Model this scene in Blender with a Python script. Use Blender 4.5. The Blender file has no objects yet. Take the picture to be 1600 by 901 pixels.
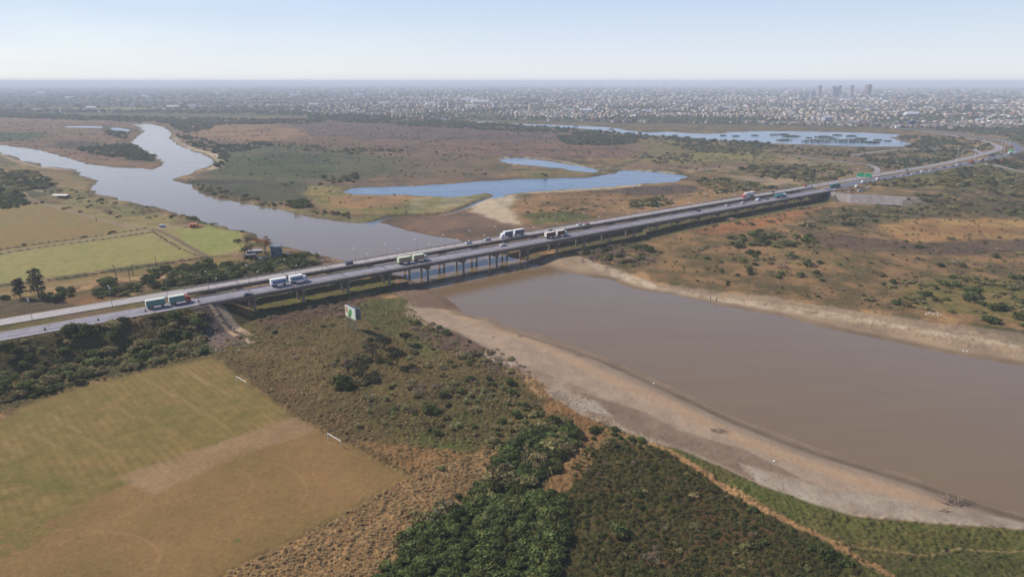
import bpy, bmesh, math, random
import numpy as np
from mathutils import Vector, Matrix
from mathutils.geometry import tessellate_polygon

# ------------------------------------------------------------------ camera, sky, sun, exposure
scn = bpy.context.scene
col = scn.collection
F = 1066.7; H = 110.0; PITCH = math.atan((450.5 - 127) / F)
CP, SP = math.cos(PITCH), math.sin(PITCH)
cam = bpy.data.objects.new('camera', bpy.data.cameras.new('camera')); col.objects.link(cam)
cam.location = (0, 0, H); cam.rotation_euler = (math.pi / 2 - PITCH, 0, 0)
cam.data.sensor_width = 36; cam.data.lens = 36 * F / 1600
cam.data.clip_start = 1; cam.data.clip_end = 200000
scn.camera = cam
SUN_EL, SUN_AZ = math.radians(40), math.atan2(0.41, -0.91)      # azimuth of the sun, from +X counter-clockwise
w = bpy.data.worlds.new('World'); scn.world = w; w.use_nodes = True
nt = w.node_tree; bg = nt.nodes['Background']
sky = nt.nodes.new('ShaderNodeTexSky'); sky.sky_type = 'NISHITA'; sky.sun_disc = False
sky.sun_elevation = SUN_EL; sky.sun_rotation = math.pi / 2 - SUN_AZ
sky.altitude = 0; sky.air_density = 1.0; sky.dust_density = 0.4; sky.ozone_density = 1.5
bg.inputs[1].default_value = 0.115
# a hazy veil over the clear sky, whiter towards the horizon
tcw = nt.nodes.new('ShaderNodeTexCoord'); sx = nt.nodes.new('ShaderNodeSeparateXYZ'); nt.links.new(tcw.outputs['Generated'], sx.inputs[0])
rp = nt.nodes.new('ShaderNodeValToRGB'); rp.color_ramp.elements[0].position = 0.0; rp.color_ramp.elements[0].color = (0.90, 0.94, 1.0, 1)
rp.color_ramp.elements[1].position = 0.55; rp.color_ramp.elements[1].color = (0.10, 0.17, 0.36, 1); e_ = rp.color_ramp.elements.new(0.11); e_.color = (0.60, 0.73, 0.96, 1); e_ = rp.color_ramp.elements.new(0.24); e_.color = (0.25, 0.40, 0.72, 1); nt.links.new(sx.outputs[2], rp.inputs[0])
vm = nt.nodes.new('ShaderNodeVectorMath'); vm.operation = 'SCALE'; vm.inputs['Scale'].default_value = 6.9; nt.links.new(rp.outputs[0], vm.inputs[0])
mxw = nt.nodes.new('ShaderNodeMix'); mxw.data_type = 'RGBA'
mpw = nt.nodes.new('ShaderNodeMapping'); mpw.inputs['Scale'].default_value = (2.0, 2.0, 14.0); mpw.inputs['Rotation'].default_value = (0.03, -0.04, 0)
nt.links.new(tcw.outputs['Generated'], mpw.inputs[0]); tnw = nt.nodes.new('ShaderNodeTexNoise'); tnw.inputs['Scale'].default_value = 2.2; tnw.inputs['Detail'].default_value = 6; tnw.inputs['Distortion'].default_value = 0.5
nt.links.new(mpw.outputs[0], tnw.inputs[0]); mrw = nt.nodes.new('ShaderNodeMapRange'); mrw.inputs[1].default_value = .35; mrw.inputs[2].default_value = .7; mrw.inputs[3].default_value = .78; mrw.inputs[4].default_value = .90
nt.links.new(tnw.outputs['Fac'], mrw.inputs[0]); nt.links.new(mrw.outputs[0], mxw.inputs[0])
nt.links.new(sky.outputs[0], mxw.inputs[6]); nt.links.new(vm.outputs[0], mxw.inputs[7]); nt.links.new(mxw.outputs[2], bg.inputs[0])
sd = bpy.data.lights.new('sun', 'SUN'); sd.energy = 5.0; sd.angle = math.radians(0.5); sd.color = (1, 0.93, 0.84)
sun = bpy.data.objects.new('sun', sd); col.objects.link(sun)
sv = Vector((math.cos(SUN_EL) * math.cos(SUN_AZ), math.cos(SUN_EL) * math.sin(SUN_AZ), math.sin(SUN_EL)))
sun.rotation_euler = sv.to_track_quat('Z', 'Y').to_euler(); sun.location = (-300, 100, 400)
scn.view_settings.view_transform = 'Standard'; scn.view_settings.look = 'None'
scn.view_settings.exposure = 0.25; scn.view_settings.gamma = 1; scn.view_settings.use_curve_mapping = False
scn.cycles.volume_bounces = 2; scn.cycles.max_bounces = 5; scn.cycles.diffuse_bounces = 2
scn.cycles.glossy_bounces = 2; scn.cycles.transparent_max_bounces = 6; scn.cycles.transmission_bounces = 2
R = random.Random(7); NR = np.random.RandomState(11)

# ------------------------------------------------------------------ helpers
def U(x, y, z=0.0):
    u = (x - 800) / F; v = (450.5 - y) / F
    dz = -SP + v * CP; t = (z - H) / dz
    return (t * u, t * (CP + v * SP))
def pxs(l, z=0.0): return [U(p[0], p[1], z) for p in l]
def lin(c, k=1.0):
    o = []
    for v in c[:3]:
        v = v / 255.0
        o.append((v / 12.92 if v <= 0.04045 else ((v + 0.055) / 1.055) ** 2.4) * k)
    return tuple(o)
ANG = math.radians(37.6); DX, DY = math.cos(ANG), math.sin(ANG)
def so(s, o): return (s * DX - o * DY, s * DY + o * DX)
def to_so(x, y): return (x * DX + y * DY, -x * DY + y * DX)

def hsh(ix, iy, seed):
    h = (ix.astype(np.int64) * 374761393 + iy.astype(np.int64) * 668265263 + seed * 974634777) & 0xffffffff
    h = ((h ^ (h >> 13)) * 1274126177) & 0xffffffff
    h = h ^ (h >> 16)
    return (h & 0xffffff) / float(0xffffff)
def noise(x, y, scale, seed=0):
    x = x / scale; y = y / scale
    x0 = np.floor(x); y0 = np.floor(y); fx = x - x0; fy = y - y0
    ux = fx * fx * fx * (fx * (fx * 6 - 15) + 10); uy = fy * fy * fy * (fy * (fy * 6 - 15) + 10)
    def g(ax, ay):
        a = hsh(x0 + ax, y0 + ay, seed) * 2 * math.pi
        return np.cos(a) * (fx - ax) + np.sin(a) * (fy - ay)
    n = (g(0, 0) * (1 - ux) + g(1, 0) * ux) * (1 - uy) + (g(0, 1) * (1 - ux) + g(1, 1) * ux) * uy
    return n * 1.5
def fbm(x, y, scale, seed=0, oct=4):
    s = 0; a = 1; t = 0
    for i in range(oct):
        s = s + a * noise(x, y, scale / (2 ** i), seed + i * 17); t += a; a *= 0.55
    return s / t * 1.4
def sstep(a, b, x):
    t = np.clip((x - a) / (b - a), 0, 1); return t * t * (3 - 2 * t)
def sdf(px, py, poly):
    """signed distance, positive inside; px, py arrays"""
    P = np.array(poly, float); Q = np.roll(P, -1, 0)
    d2 = np.full(px.shape, 1e18); ins = np.zeros(px.shape, bool)
    for (ax, ay), (bx, by) in zip(P, Q):
        ex, ey = bx - ax, by - ay
        L = ex * ex + ey * ey + 1e-9
        t = np.clip(((px - ax) * ex + (py - ay) * ey) / L, 0, 1)
        dx = px - ax - t * ex; dy = py - ay - t * ey
        d2 = np.minimum(d2, dx * dx + dy * dy)
        if ay != by:
            c = ((ay > py) != (by > py)) & (px < (bx - ax) * (py - ay) / (by - ay) + ax)
            ins ^= c
    d = np.sqrt(d2); return np.where(ins, d, -d)
def pathdist(px, py, path):
    """distance to a polyline and the interpolated z; path = [(x,y,z)]"""
    d2 = np.full(px.shape, 1e18); zz = np.zeros(px.shape)
    for a, b in zip(path[:-1], path[1:]):
        ex, ey = b[0] - a[0], b[1] - a[1]; L = ex * ex + ey * ey + 1e-9
        t = np.clip(((px - a[0]) * ex + (py - a[1]) * ey) / L, 0, 1)
        q = (px - a[0] - t * ex) ** 2 + (py - a[1] - t * ey) ** 2
        m = q < d2; d2 = np.where(m, q, d2); zz = np.where(m, a[2] + (b[2] - a[2]) * t, zz)
    return np.sqrt(d2), zz
def smooth_path(pts, n=4):
    out = []
    m = len(pts)
    for i in range(m - 1):
        p0 = pts[max(i - 1, 0)]; p1 = pts[i]; p2 = pts[i + 1]; p3 = pts[min(i + 2, m - 1)]
        for k in range(n):
            t = k / n
            out.append(tuple(0.5 * (2 * b + (c - a) * t + (2 * a - 5 * b + 4 * c - d) * t * t + (3 * b - a - 3 * c + d) * t ** 3)
                             for a, b, c, d in zip(p0, p1, p2, p3)))
    out.append(tuple(pts[-1])); return out

# ---- materials
def mat(name, c, rough=0.8, metal=0.0, var=0.0, vscale=1.0, spec=0.3, bump=0.0, attr=None, objrand=0.0):
    m = bpy.data.materials.new(name); m.use_nodes = True; n = m.node_tree; N = n.nodes; L = n.links
    b = N['Principled BSDF']; b.inputs['Roughness'].default_value = rough; b.inputs['Metallic'].default_value = metal
    b.inputs['Specular IOR Level'].default_value = spec
    src = None
    if attr:
        a = N.new('ShaderNodeAttribute'); a.attribute_name = attr; src = a.outputs['Color']
    else:
        r = N.new('ShaderNodeRGB'); r.outputs[0].default_value = (*c, 1); src = r.outputs[0]
    if var:
        tc = N.new('ShaderNodeTexCoord')
        t = N.new('ShaderNodeTexNoise'); t.inputs['Scale'].default_value = vscale; t.inputs['Detail'].default_value = 5
        L.new(tc.outputs['Object'], t.inputs['Vector'])
        mr = N.new('ShaderNodeMapRange'); mr.inputs[1].default_value = 0.3; mr.inputs[2].default_value = 0.7
        mr.inputs[3].default_value = 1 - var; mr.inputs[4].default_value = 1 + var
        L.new(t.outputs['Fac'], mr.inputs[0])
        mx = N.new('ShaderNodeVectorMath'); mx.operation = 'SCALE'; L.new(src, mx.inputs[0]); L.new(mr.outputs[0], mx.inputs['Scale'])
        src = mx.outputs[0]
        if bump:
            bp = N.new('ShaderNodeBump'); bp.inputs['Strength'].default_value = bump; bp.inputs['Distance'].default_value = 0.3
            L.new(t.outputs['Fac'], bp.inputs['Height']); L.new(bp.outputs[0], b.inputs['Normal'])
    if objrand:
        oi = N.new('ShaderNodeObjectInfo')
        hs = N.new('ShaderNodeHueSaturation')
        for inp, lo, hi in (('Hue', 0.5 - objrand * 0.07, 0.5 + objrand * 0.035), ('Value', 1 - objrand, 1 + objrand * 1.1)):
            mr = N.new('ShaderNodeMapRange'); mr.inputs[3].default_value = lo; mr.inputs[4].default_value = hi
            if inp == 'Hue':
                wn = N.new('ShaderNodeMath'); wn.operation = 'MULTIPLY'; wn.inputs[1].default_value = 7.31
                fr = N.new('ShaderNodeMath'); fr.operation = 'FRACT'
                L.new(oi.outputs['Random'], wn.inputs[0]); L.new(wn.outputs[0], fr.inputs[0]); L.new(fr.outputs[0], mr.inputs[0])
            else: L.new(oi.outputs['Random'], mr.inputs[0])
            L.new(mr.outputs[0], hs.inputs[inp])
        L.new(src, hs.inputs['Color']); src = hs.outputs[0]
    L.new(src, b.inputs['Base Color'])
    return m
def leafmat(name, c, rand=0.3, trans=0.35):
    m = mat(name, (1, 1, 1), rough=0.75, spec=0.15, attr='tint', objrand=rand)
    n = m.node_tree; N = n.nodes; L = n.links; b = N['Principled BSDF']
    src = b.inputs['Base Color'].links[0].from_socket
    mx = N.new('ShaderNodeVectorMath'); mx.operation = 'MULTIPLY'; mx.inputs[1].default_value = c
    hs = [x for x in N if x.type == 'HUE_SAT'][0]
    att = [x for x in N if x.type == 'ATTRIBUTE'][0]
    L.new(att.outputs['Color'], mx.inputs[0]); L.new(mx.outputs[0], hs.inputs['Color'])
    tr = N.new('ShaderNodeBsdfTranslucent'); L.new(src, tr.inputs['Color'])
    ms = N.new('ShaderNodeMixShader'); ms.inputs[0].default_value = trans
    L.new(b.outputs[0], ms.inputs[1]); L.new(tr.outputs[0], ms.inputs[2])
    L.new(ms.outputs[0], N['Material Output'].inputs['Surface'])
    return m

M = {}
def MM(key, *a, **k):
    if key not in M: M[key] = mat(key, *a, **k)
    return M[key]
paint = lambda name, rgb: MM(name, lin(rgb), rough=0.35, spec=0.5)
MM('asphalt_near', lin((126, 122, 130)), rough=0.9, var=0.14, vscale=0.35, bump=0.1)
MM('asphalt_far', lin((156, 149, 147)), rough=0.9, var=0.12, vscale=0.35, bump=0.1)
MM('marking', (0.6, 0.6, 0.56), rough=0.8)
MM('concrete', lin((138, 128, 118)), rough=0.9, var=0.22, vscale=0.3, bump=0.2)
MM('concrete_dark', lin((104, 98, 94)), rough=0.9, var=0.2, vscale=0.4)
MM('steel', lin((150, 152, 155)), rough=0.45, metal=0.6)
MM('rail_steel', lin((176, 160, 150)), rough=0.6, metal=0.2, var=0.3, vscale=0.5)
MM('lamp_head', (0.75, 0.76, 0.78), rough=0.3)
MM('glass', (0.02, 0.025, 0.03), rough=0.08, spec=0.6)
MM('rubber', (0.02, 0.02, 0.02), rough=0.9)
MM('bark', lin((92, 78, 66)), rough=0.95, var=0.3, vscale=2)
MM('deadwood', lin((130, 112, 98)), rough=0.95, var=0.35, vscale=3)
MM('wood_post', lin((86, 76, 68)), rough=0.95)
MM('sign_green', lin((20, 165, 110)), rough=0.4)
MM('white_paint', (0.78, 0.78, 0.78), rough=0.5)

# worn wheel lanes: streaks that run with the road
for k_ in ('asphalt_near', 'asphalt_far'):
    N = M[k_].node_tree.nodes; L = M[k_].node_tree.links; b = N['Principled BSDF']; src = b.inputs['Base Color'].links[0].from_socket
    tc = N.new('ShaderNodeTexCoord'); m0 = N.new('ShaderNodeMapping'); m0.inputs['Rotation'].default_value = (0, 0, -ANG); m1 = N.new('ShaderNodeMapping'); m1.inputs['Scale'].default_value = (.012, .7, 1)
    t = N.new('ShaderNodeTexNoise'); t.inputs['Scale'].default_value = 1; t.inputs['Detail'].default_value = 3
    L.new(tc.outputs['Object'], m0.inputs[0]); L.new(m0.outputs[0], m1.inputs[0]); L.new(m1.outputs[0], t.inputs['Vector'])
    mr = N.new('ShaderNodeMapRange'); mr.inputs[1].default_value = .35; mr.inputs[2].default_value = .65; mr.inputs[3].default_value = .78; mr.inputs[4].default_value = 1.12
    mx = N.new('ShaderNodeVectorMath'); mx.operation = 'SCALE'; L.new(t.outputs['Fac'], mr.inputs[0]); L.new(src, mx.inputs[0]); L.new(mr.outputs[0], mx.inputs['Scale']); L.new(mx.outputs[0], b.inputs['Base Color'])

# ---- mesh building
class MB:
    def __init__(s): s.v = []; s.f = []; s.m = []; s.mats = []
    def mi(s, m):
        if m not in s.mats: s.mats.append(m)
        return s.mats.index(m)
    def poly(s, vs, fs, m):
        b = len(s.v); s.v += [tuple(v) for v in vs]; i = s.mi(m)
        for f in fs: s.f.append(tuple(b + k for k in f)); s.m.append(i)
    def box(s, c, d, m, rz=0, taper=1.0):
        cx, cy, cz = c; x, y, z = d[0] / 2, d[1] / 2, d[2] / 2; cs, sn = math.cos(rz), math.sin(rz)
        vs = []
        for zz, k in ((-z, 1), (z, taper)):
            for a, b in ((-x, -y), (x, -y), (x, y), (-x, y)):
                a *= k; b *= k
                vs.append((cx + a * cs - b * sn, cy + a * sn + b * cs, cz + zz))
        s.poly(vs, [(3, 2, 1, 0), (4, 5, 6, 7), (0, 1, 5, 4), (1, 2, 6, 5), (2, 3, 7, 6), (3, 0, 4, 7)], m)
    def tube(s, p, q, r0, r1, m, n=6):
        p = Vector(p); q = Vector(q); a = (q - p)
        if a.length < 1e-6: return
        a.normalize(); e = a.orthogonal().normalized(); g = a.cross(e)
        vs = []
        for c, r in ((p, r0), (q, r1)):
            for k in range(n):
                t = 2 * math.pi * k / n; vs.append(c + e * math.cos(t) * r + g * math.sin(t) * r)
        fs = [(k, (k + 1) % n, n + (k + 1) % n, n + k) for k in range(n)] + [tuple(range(n - 1, -1, -1)), tuple(range(n, 2 * n))]
        s.poly(vs, fs, m)
    def prism(s, prof, y0, y1, m, endm=None):
        """profile in x,z extruded along y"""
        n = len(prof); vs = [(x, y0, z) for x, z in prof] + [(x, y1, z) for x, z in prof]
        s.poly(vs, [(k, (k + 1) % n, n + (k + 1) % n, n + k)[::-1] for k in range(n)] + [tuple(range(n)), tuple(range(2 * n - 1, n - 1, -1))], m)
    def strip(s, pts, wl, wr, z, m, zw=False):
        """flat ribbon along pts (x,y[,z]) from offset wl to wr (left positive)"""
        vs = []; n = len(pts)
        for i, p in enumerate(pts):
            a = pts[max(i - 1, 0)]; b = pts[min(i + 1, n - 1)]
            tx, ty = b[0] - a[0], b[1] - a[1]; L = math.hypot(tx, ty) + 1e-9; nx, ny = -ty / L, tx / L
            zz = (p[2] if len(p) > 2 else 0) + z
            vs += [(p[0] + nx * wl, p[1] + ny * wl, zz), (p[0] + nx * wr, p[1] + ny * wr, zz)]
        s.poly(vs, [(2 * i, 2 * i + 1, 2 * i + 3, 2 * i + 2) for i in range(n - 1)], m)
    def build(s, name, parent=None, loc=None, smooth=False):
        me = bpy.data.meshes.new(name); me.from_pydata(s.v, [], s.f)
        for m in s.mats: me.materials.append(M[m] if isinstance(m, str) else m)
        me.polygons.foreach_set('material_index', s.m)
        if smooth: me.polygons.foreach_set('use_smooth', [True] * len(s.f))
        me.update()
        bm = bmesh.new(); bm.from_mesh(me); bmesh.ops.recalc_face_normals(bm, faces=bm.faces); bm.to_mesh(me); bm.free()
        o = bpy.data.objects.new(name, me); col.objects.link(o)
        if parent: o.parent = parent
        if loc: o.location = loc
        return o
def tag(o, label=None, cat=None, group=None, kind=None):
    for k, v in (('label', label), ('category', cat), ('group', group), ('kind', kind)):
        if v: o[k] = v
    return o
def empty(name, loc=(0, 0, 0), rz=0, **k):
    o = bpy.data.objects.new(name, None); col.objects.link(o); o.location = loc; o.rotation_euler = (0, 0, rz)
    o.empty_display_size = 0.5
    return tag(o, **k)
def kids(o): return [c for c in bpy.data.objects if c.parent == o]
KC = {}
def copy_tree(o, parent=None):
    c = o.copy(); col.objects.link(c)
    if parent: c.parent = parent
    if o not in KC: KC[o] = kids(o)
    for ch in KC[o]: copy_tree(ch, c)
    return c
def npmesh(name, V, Fc, mats, mi=None, cols=None, colname='tint', smooth=False):
    me = bpy.data.meshes.new(name); V = np.asarray(V, np.float32); Fc = np.asarray(Fc, np.int32)
    k = Fc.shape[1]; n = len(Fc)
    me.vertices.add(len(V)); me.vertices.foreach_set('co', V.ravel())
    me.loops.add(n * k); me.loops.foreach_set('vertex_index', Fc.ravel())
    me.polygons.add(n); me.polygons.foreach_set('loop_start', np.arange(n, dtype=np.int32) * k)
    for m in mats: me.materials.append(M[m] if isinstance(m, str) else m)
    if mi is not None: me.polygons.foreach_set('material_index', np.asarray(mi, np.int32))
    if smooth: me.polygons.foreach_set('use_smooth', np.ones(n, bool))
    me.update(calc_edges=True)
    if cols is not None:
        if len(cols) == len(V): a = me.attributes.new(colname, 'FLOAT_COLOR', 'POINT')
        else: a = me.attributes.new(colname, 'FLOAT_COLOR', 'FACE')
        c4 = np.ones((len(cols), 4), np.float32); c4[:, :3] = cols; a.data.foreach_set('color', c4.ravel())
    return me

# ------------------------------------------------------------------ traced outlines of water (photo pixels -> ground)
WL = -1.5
RIVER = [(-260,205),(-60,222),(0,227),(30,230),(60,235),(100,246),(140,257),(180,262),(215,263),(237,266),(250,261),(258,256),(250,248),(240,241),
 (222,231),(205,222.5),(216,215),(226,206),(220,198),(205,194.5),(225,193),(240,195),(252,198),(260,202),(267,208),(265,217),(280,228),(300,236),(322,243),
 (335,251),(332,258),(307,266),(285,275),(272,281),(287,285),(300,291),(307,300),(325,306),(362,314),(400,321),(437,327),(475,336),(512,344),(540,348),
 (560,349),(575,348),(592,346),(605,351),(617,355),(637,361),(655,364),(680,368),(705,373),(725,378),(745,386),(765,393),(795,401),(822,409),(845,416),(862,419),
 (887,425),(917,431),(950,437),(975,446),(1012,455),(1050,461),(1087,469),(1112,474),(1150,481),(1200,490),(1250,500),(1300,514),(1350,525),(1400,535),
 (1450,545),(1500,554),(1600,572),(1750,600),(2100,670),(2500,760),(2400,1000),(1900,900),(1700,835),(1640,812),(1600,800),(1560,793),(1520,780),(1480,766),(1440,749),(1400,737),
 (1340,718),(1280,700),(1220,679),(1160,655),(1100,628),(1050,605),(1000,580),(950,560),(905,545),(880,535),(850,522),(820,514),(800,511),(780,505),
 (772,497),(750,495),(727,490),(722,480),(702,472),(695,465),(680,455),(655,443),(625,432),(590,424),(560,412),(528,405),(509,400),(489,398),(482,392),
 (465,390),(440,383),(421,378),(399,366),(380,360),(360,358),(348,353),(334,351),(309,342),(285,335),(268,330),(240,322),(205,316),(170,307),(150,302),(143,295),(150,286),
 (152,280),(135,276),(122,271),(125,266),(100,262),(67,260),(60,255),(30,250),(25,245),(0,238),(-60,231),(-260,216)]
POND = [(540,297),(550,294.5),(587,292.5),(650,290.5),(700,287.5),(750,284),(800,280.5),(875,279),(920,278),(935,275.5),(962,271.5),(970,266.5),(990,267),(1025,269),
 (1057,272.5),(1075,278),(1050,284),(1000,287.5),(950,292),(900,295),(837,299),(810,301),(796,304),(782,308),(772,309),(775,304.5),(760,301.5),(737,305),(700,309),
 (662,306),(625,304),(587,305),(550,304),(542,300.5)]
POOL = [(777,250),(788,248),(800,247),(825,248),(850,251),(875,254.5),(907,260),(930,265),(937,268),(925,269.5),(910,269),(882,264),(850,261),(800,255.5),(785,253)]
LAGOON = [(800,193),(825,194.3),(875,195.5),(912,197),(950,199),(975,202.5),(1000,207),(1025,207),(1050,206),(1087,209),(1125,209.3),(1150,206.3),(1200,205),(1275,206),
 (1350,207.5),(1400,210),(1408,213),(1385,214.5),(1395,217.5),(1412,221),(1420,225.5),(1407,229),(1350,229),(1312,228),(1262,226),(1225,224.7),(1200,223.5),(1162,221),
 (1112,219),(1075,214.5),(1025,211.5),(990,209.7),(950,205.5),(912,201.5),(850,198),(825,196.2),(800,194.5)]
SLIVERS = [[(48,173.6),(100,173),(165,173.6),(165,175),(100,175.6),(60,175.2)],[(100,197.5),(130,197),(160,198),(160,200),(130,199.6),(104,199.3)],
 [(172,200),(185,200),(203,203),(200,206),(186,205),(176,203)],[(672,181.5),(690,185),(700,186),(698,188),(684,187),(676,184)],[(742,189.5),(765,190),(785,192),(780,193.5),(748,192)]]
STREAM = [(775,307),(763,309.5),(755,312),(745,316),(737,320),(722,326),(705,331),(687,335),(660,336.5),(640,336),(617,337.5),(598,341.5),(583,346),(573,349)]
riverW = pxs(RIVER, WL); pondW = pxs(POND, WL); poolW = pxs(POOL, WL); lagW = pxs(LAGOON, WL); slivW = [pxs(s_, WL) for s_ in SLIVERS]
streamW = smooth_path([(*U(x, y, -0.6), 0) for x, y in STREAM], 3)

# ------------------------------------------------------------------ highway paths
NEAR_O, FAR_O = 337.2, 358.5
def P3(l): return [(*U(x, y, z), z) for x, y, z in l]
near_r = [(*so(642, NEAR_O), 9.5)] + P3([(1345,284,9.5),(1400,275.5,9.3),(1450,267,8.8),(1500,257.5,8),(1540,249,7),(1572,242,6.5),(1588,236.5,6),(1592,231,5.5),(1583,225,5),(1562,219.5,5),(1510,211.5,5),(1470,206,5),(1440,203.2,5),(1400,200.5,4),(1360,199,3)])
far_r = [(*so(642, FAR_O), 9.5)] + P3([(1358,275.5,9.5),(1400,268.5,9.2),(1450,260,8.6),(1488,252.7,8),(1525,243.8,7),(1550,237,6.5),(1561,232,6),(1558,227.5,5.5),(1538,221,5),(1500,214,5),(1471,209.3,5),(1440,206,5)])
near_r = smooth_path(near_r, 5); far_r = smooth_path(far_r, 5)
near_l = [(*so(s, NEAR_O), 9.5) for s in (-900, -400, -150, -50, 70)]
far_l = [(*so(s, FAR_O), 9.5) for s in (-900, -400, -150, -50, 70)]
ramp = smooth_path(P3([(1352,276,8.7),(1368,270,8),(1371,264,6),(1362,258.5,4),(1345,255.5,2),(1325,253.5,1),(1290,250,0.6),(1240,243,0.5)]), 4)
ramp2 = smooth_path(P3([(1512,259,8),(1545,256,6),(1570,262,4),(1600,268,2),(1680,280,1)]), 4)
ramp3 = smooth_path(P3([(1535,241,6.8),(1528,236,6),(1510,233,4),(1470,232.5,2),(1400,234,1),(1330,243,.6)]), 4)
MIDL = [(*so(s, 347.5), 9.2) for s in (-900, 62)]
MIDR = [(*so(650, 347.5), 9.2)] + P3([(1350,279.5,9.3),(1400,271.5,9.1),(1450,263,8.6),(1488,255.5,8)])
YARD = pxs([(1297,300),(1330,303),(1380,305.5),(1440,309),(1472,297),(1480,278),(1450,266),(1350,279),(1300,288)], 8.8)

# ------------------------------------------------------------------ terrain height
def row_step(r): return np.maximum(0.5, r * r / (H * F) * 1.3)
def height(X, Y, fine=True):
    r = np.hypot(X, Y)
    h = 0.5 * fbm(X, Y, 120, 3, 3) * np.clip(r / 500, 0, 1) + 0.0
    s, o = to_so(X, Y)
    h = h + 2.6 * sstep(330, 430, s) * (1 - sstep(700, 900, s)) * (1 - sstep(25, 110, np.abs(o - 345)))
    wob = 2.2 * fbm(X, Y, 26, 9, 3) * np.clip(r / 300, 0.6, 3)
    for poly, wmin in ((riverW, 9), (pondW, 14), (poolW, 14), (lagW, 25)):
        P = np.array(poly); m = (X > P[:, 0].min() - 80) & (X < P[:, 0].max() + 80) & (Y > P[:, 1].min() - 80) & (Y < P[:, 1].max() + 80)
        if not m.any(): continue
        d = sdf(X[m], Y[m], poly) + wob[m] * (1 if wmin < 20 else 2)
        wd = np.maximum(np.where((Y[m] < 470) & (X[m] > -60), wmin * 2.4, wmin), row_step(r[m]) * 1.2)
        t = np.clip(-d / wd, -1, 1)
        hh = h[m]
        h[m] = np.where(t >= 0, WL + (hh - WL) * sstep(0, 1, t) ** 0.8, WL + 2.0 * t)
    for poly in slivW:
        P = np.array(poly); m = (X > P[:, 0].min() - 200) & (X < P[:, 0].max() + 200) & (Y > P[:, 1].min() - 200) & (Y < P[:, 1].max() + 200)
        if m.any():
            d = sdf(X[m], Y[m], poly); wd = row_step(r[m]) * 1.2; t = np.clip(-d / wd, -1, 1)
            h[m] = np.where(t >= 0, WL + (h[m] - WL) * t, WL + 2.0 * t)
    m = (X > -200) & (X < 100) & (Y > 480) & (Y < 900)
    if m.any():
        d, _ = pathdist(X[m], Y[m], streamW); h[m] = np.minimum(h[m], -1.9 + sstep(1.0, 5.5, d) * 2.2)
    if fine:
        near = 1 - sstep(260, 520, r)
        rg = near * (1 - flatmask(X, Y)) * sstep(-1.2, -.5, h)
        h = h + rg * (0.5 * fbm(X, Y, 7, 21, 3) + 0.62 * np.abs(fbm(X, Y, 2.6, 23, 2)))
    # embankments
    st = row_step(r) * 0.35
    def emb(path, hw, slope=1.9):
        nonlocal h
        P = np.array(path); m = (X > P[:, 0].min() - 60) & (X < P[:, 0].max() + 60) & (Y > P[:, 1].min() - 60) & (Y < P[:, 1].max() + 60)
        if m.any():
            d, z = pathdist(X[m], Y[m], path)
            e = z - 0.35 - np.maximum(0, d - hw - st[m]) / slope
            h[m] = np.maximum(h[m], e)
    for p in (near_l, far_l): emb(p, 7.5)
    emb(MIDL, 8); emb(MIDR, 6)
    for p in (near_r, far_r): emb(p, 8)
    for p in (ramp, ramp2, ramp3): emb(p, 5, 3)
    P = np.array(YARD); m = (X > P[:, 0].min() - 60) & (X < P[:, 0].max() + 60) & (Y > P[:, 1].min() - 60) & (Y < P[:, 1].max() + 60)
    if m.any():
        d = sdf(X[m], Y[m], YARD); h[m] = np.maximum(h[m], np.minimum(8.7, 8.7 + d / (1.2 + 7 * sstep(345, 400, X[m]))))
    # abutment ends: keep the ground out from under the decks
    return h
FIELD = pxs([(-400,760),(-60,668),(0,655),(40,632),(130,602),(240,577),(335,558),(400,608),(460,652),(560,702),(640,743),(560,790),(440,850),(330,905),(200,980),(-600,1000)])
FARMF = pxs([(-200,470),(0,444),(90,432),(200,416),(310,401),(380,398),(372,365),(320,350),(240,352),(120,320),(60,318),(-200,330)])
BEACH = [(640,470),(690,446),(735,474),(760,486),(810,498),(905,532),(1005,566),(1110,612),(1230,664),(1350,702),(1450,732),(1600,782),(1800,860),(1760,880),(1600,826),(1450,818),(1330,806),
 (1250,792),(1150,752),(1070,712),(980,675),(900,645),(850,600),(800,570),(740,545),(700,520),(660,505),(630,490)]
beachW = pxs(BEACH)
def flatmask(X, Y):
    m = sstep(-1, 2, sdf(X, Y, FIELD)) + sstep(-1, 3, sdf(X, Y, FARMF)) + 0.8 * sstep(-2, 4, sdf(X, Y, beachW))
    return np.clip(m, 0, 1)

# ------------------------------------------------------------------ ground sheet
# columns: dense ahead, coarse all the way round; rows graded with distance
dc = np.radians(np.linspace(-43, 43, 1050)); cc = np.radians(np.concatenate([np.linspace(46, 180, 34), np.linspace(-180, -46, 34)[1:]]))
az = np.concatenate([cc[34 - 1 + 1:], dc, cc[:34]])      # from -176 .. 180
az = np.sort(np.unique(np.round(az, 6)))
dep = np.concatenate([np.radians(np.linspace(62, 41.5, 12)), np.array([math.atan((y - 450.5) / F) + PITCH for y in np.linspace(905, 131, 690)])])
rr = H / np.tan(dep); rr = np.concatenate([[8, 25, 42], rr, [35000, 45000, 60000]]); rr = np.sort(rr)
A, RR = np.meshgrid(az, rr)
GX = (np.sin(A) * RR).ravel(); GY = (np.cos(A) * RR).ravel()
# rows follow distance along the view for the dense fan: use r/cos scaling so that rows stay even ahead
kf = np.where(np.abs(A) < math.radians(60), 1 / np.cos(np.clip(A, -1.05, 1.05)), 2.0).ravel()
kf = np.where(RR.ravel() > 30000, 1.0, kf); GX *= kf; GY *= kf
GH = height(GX, GY)

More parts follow.
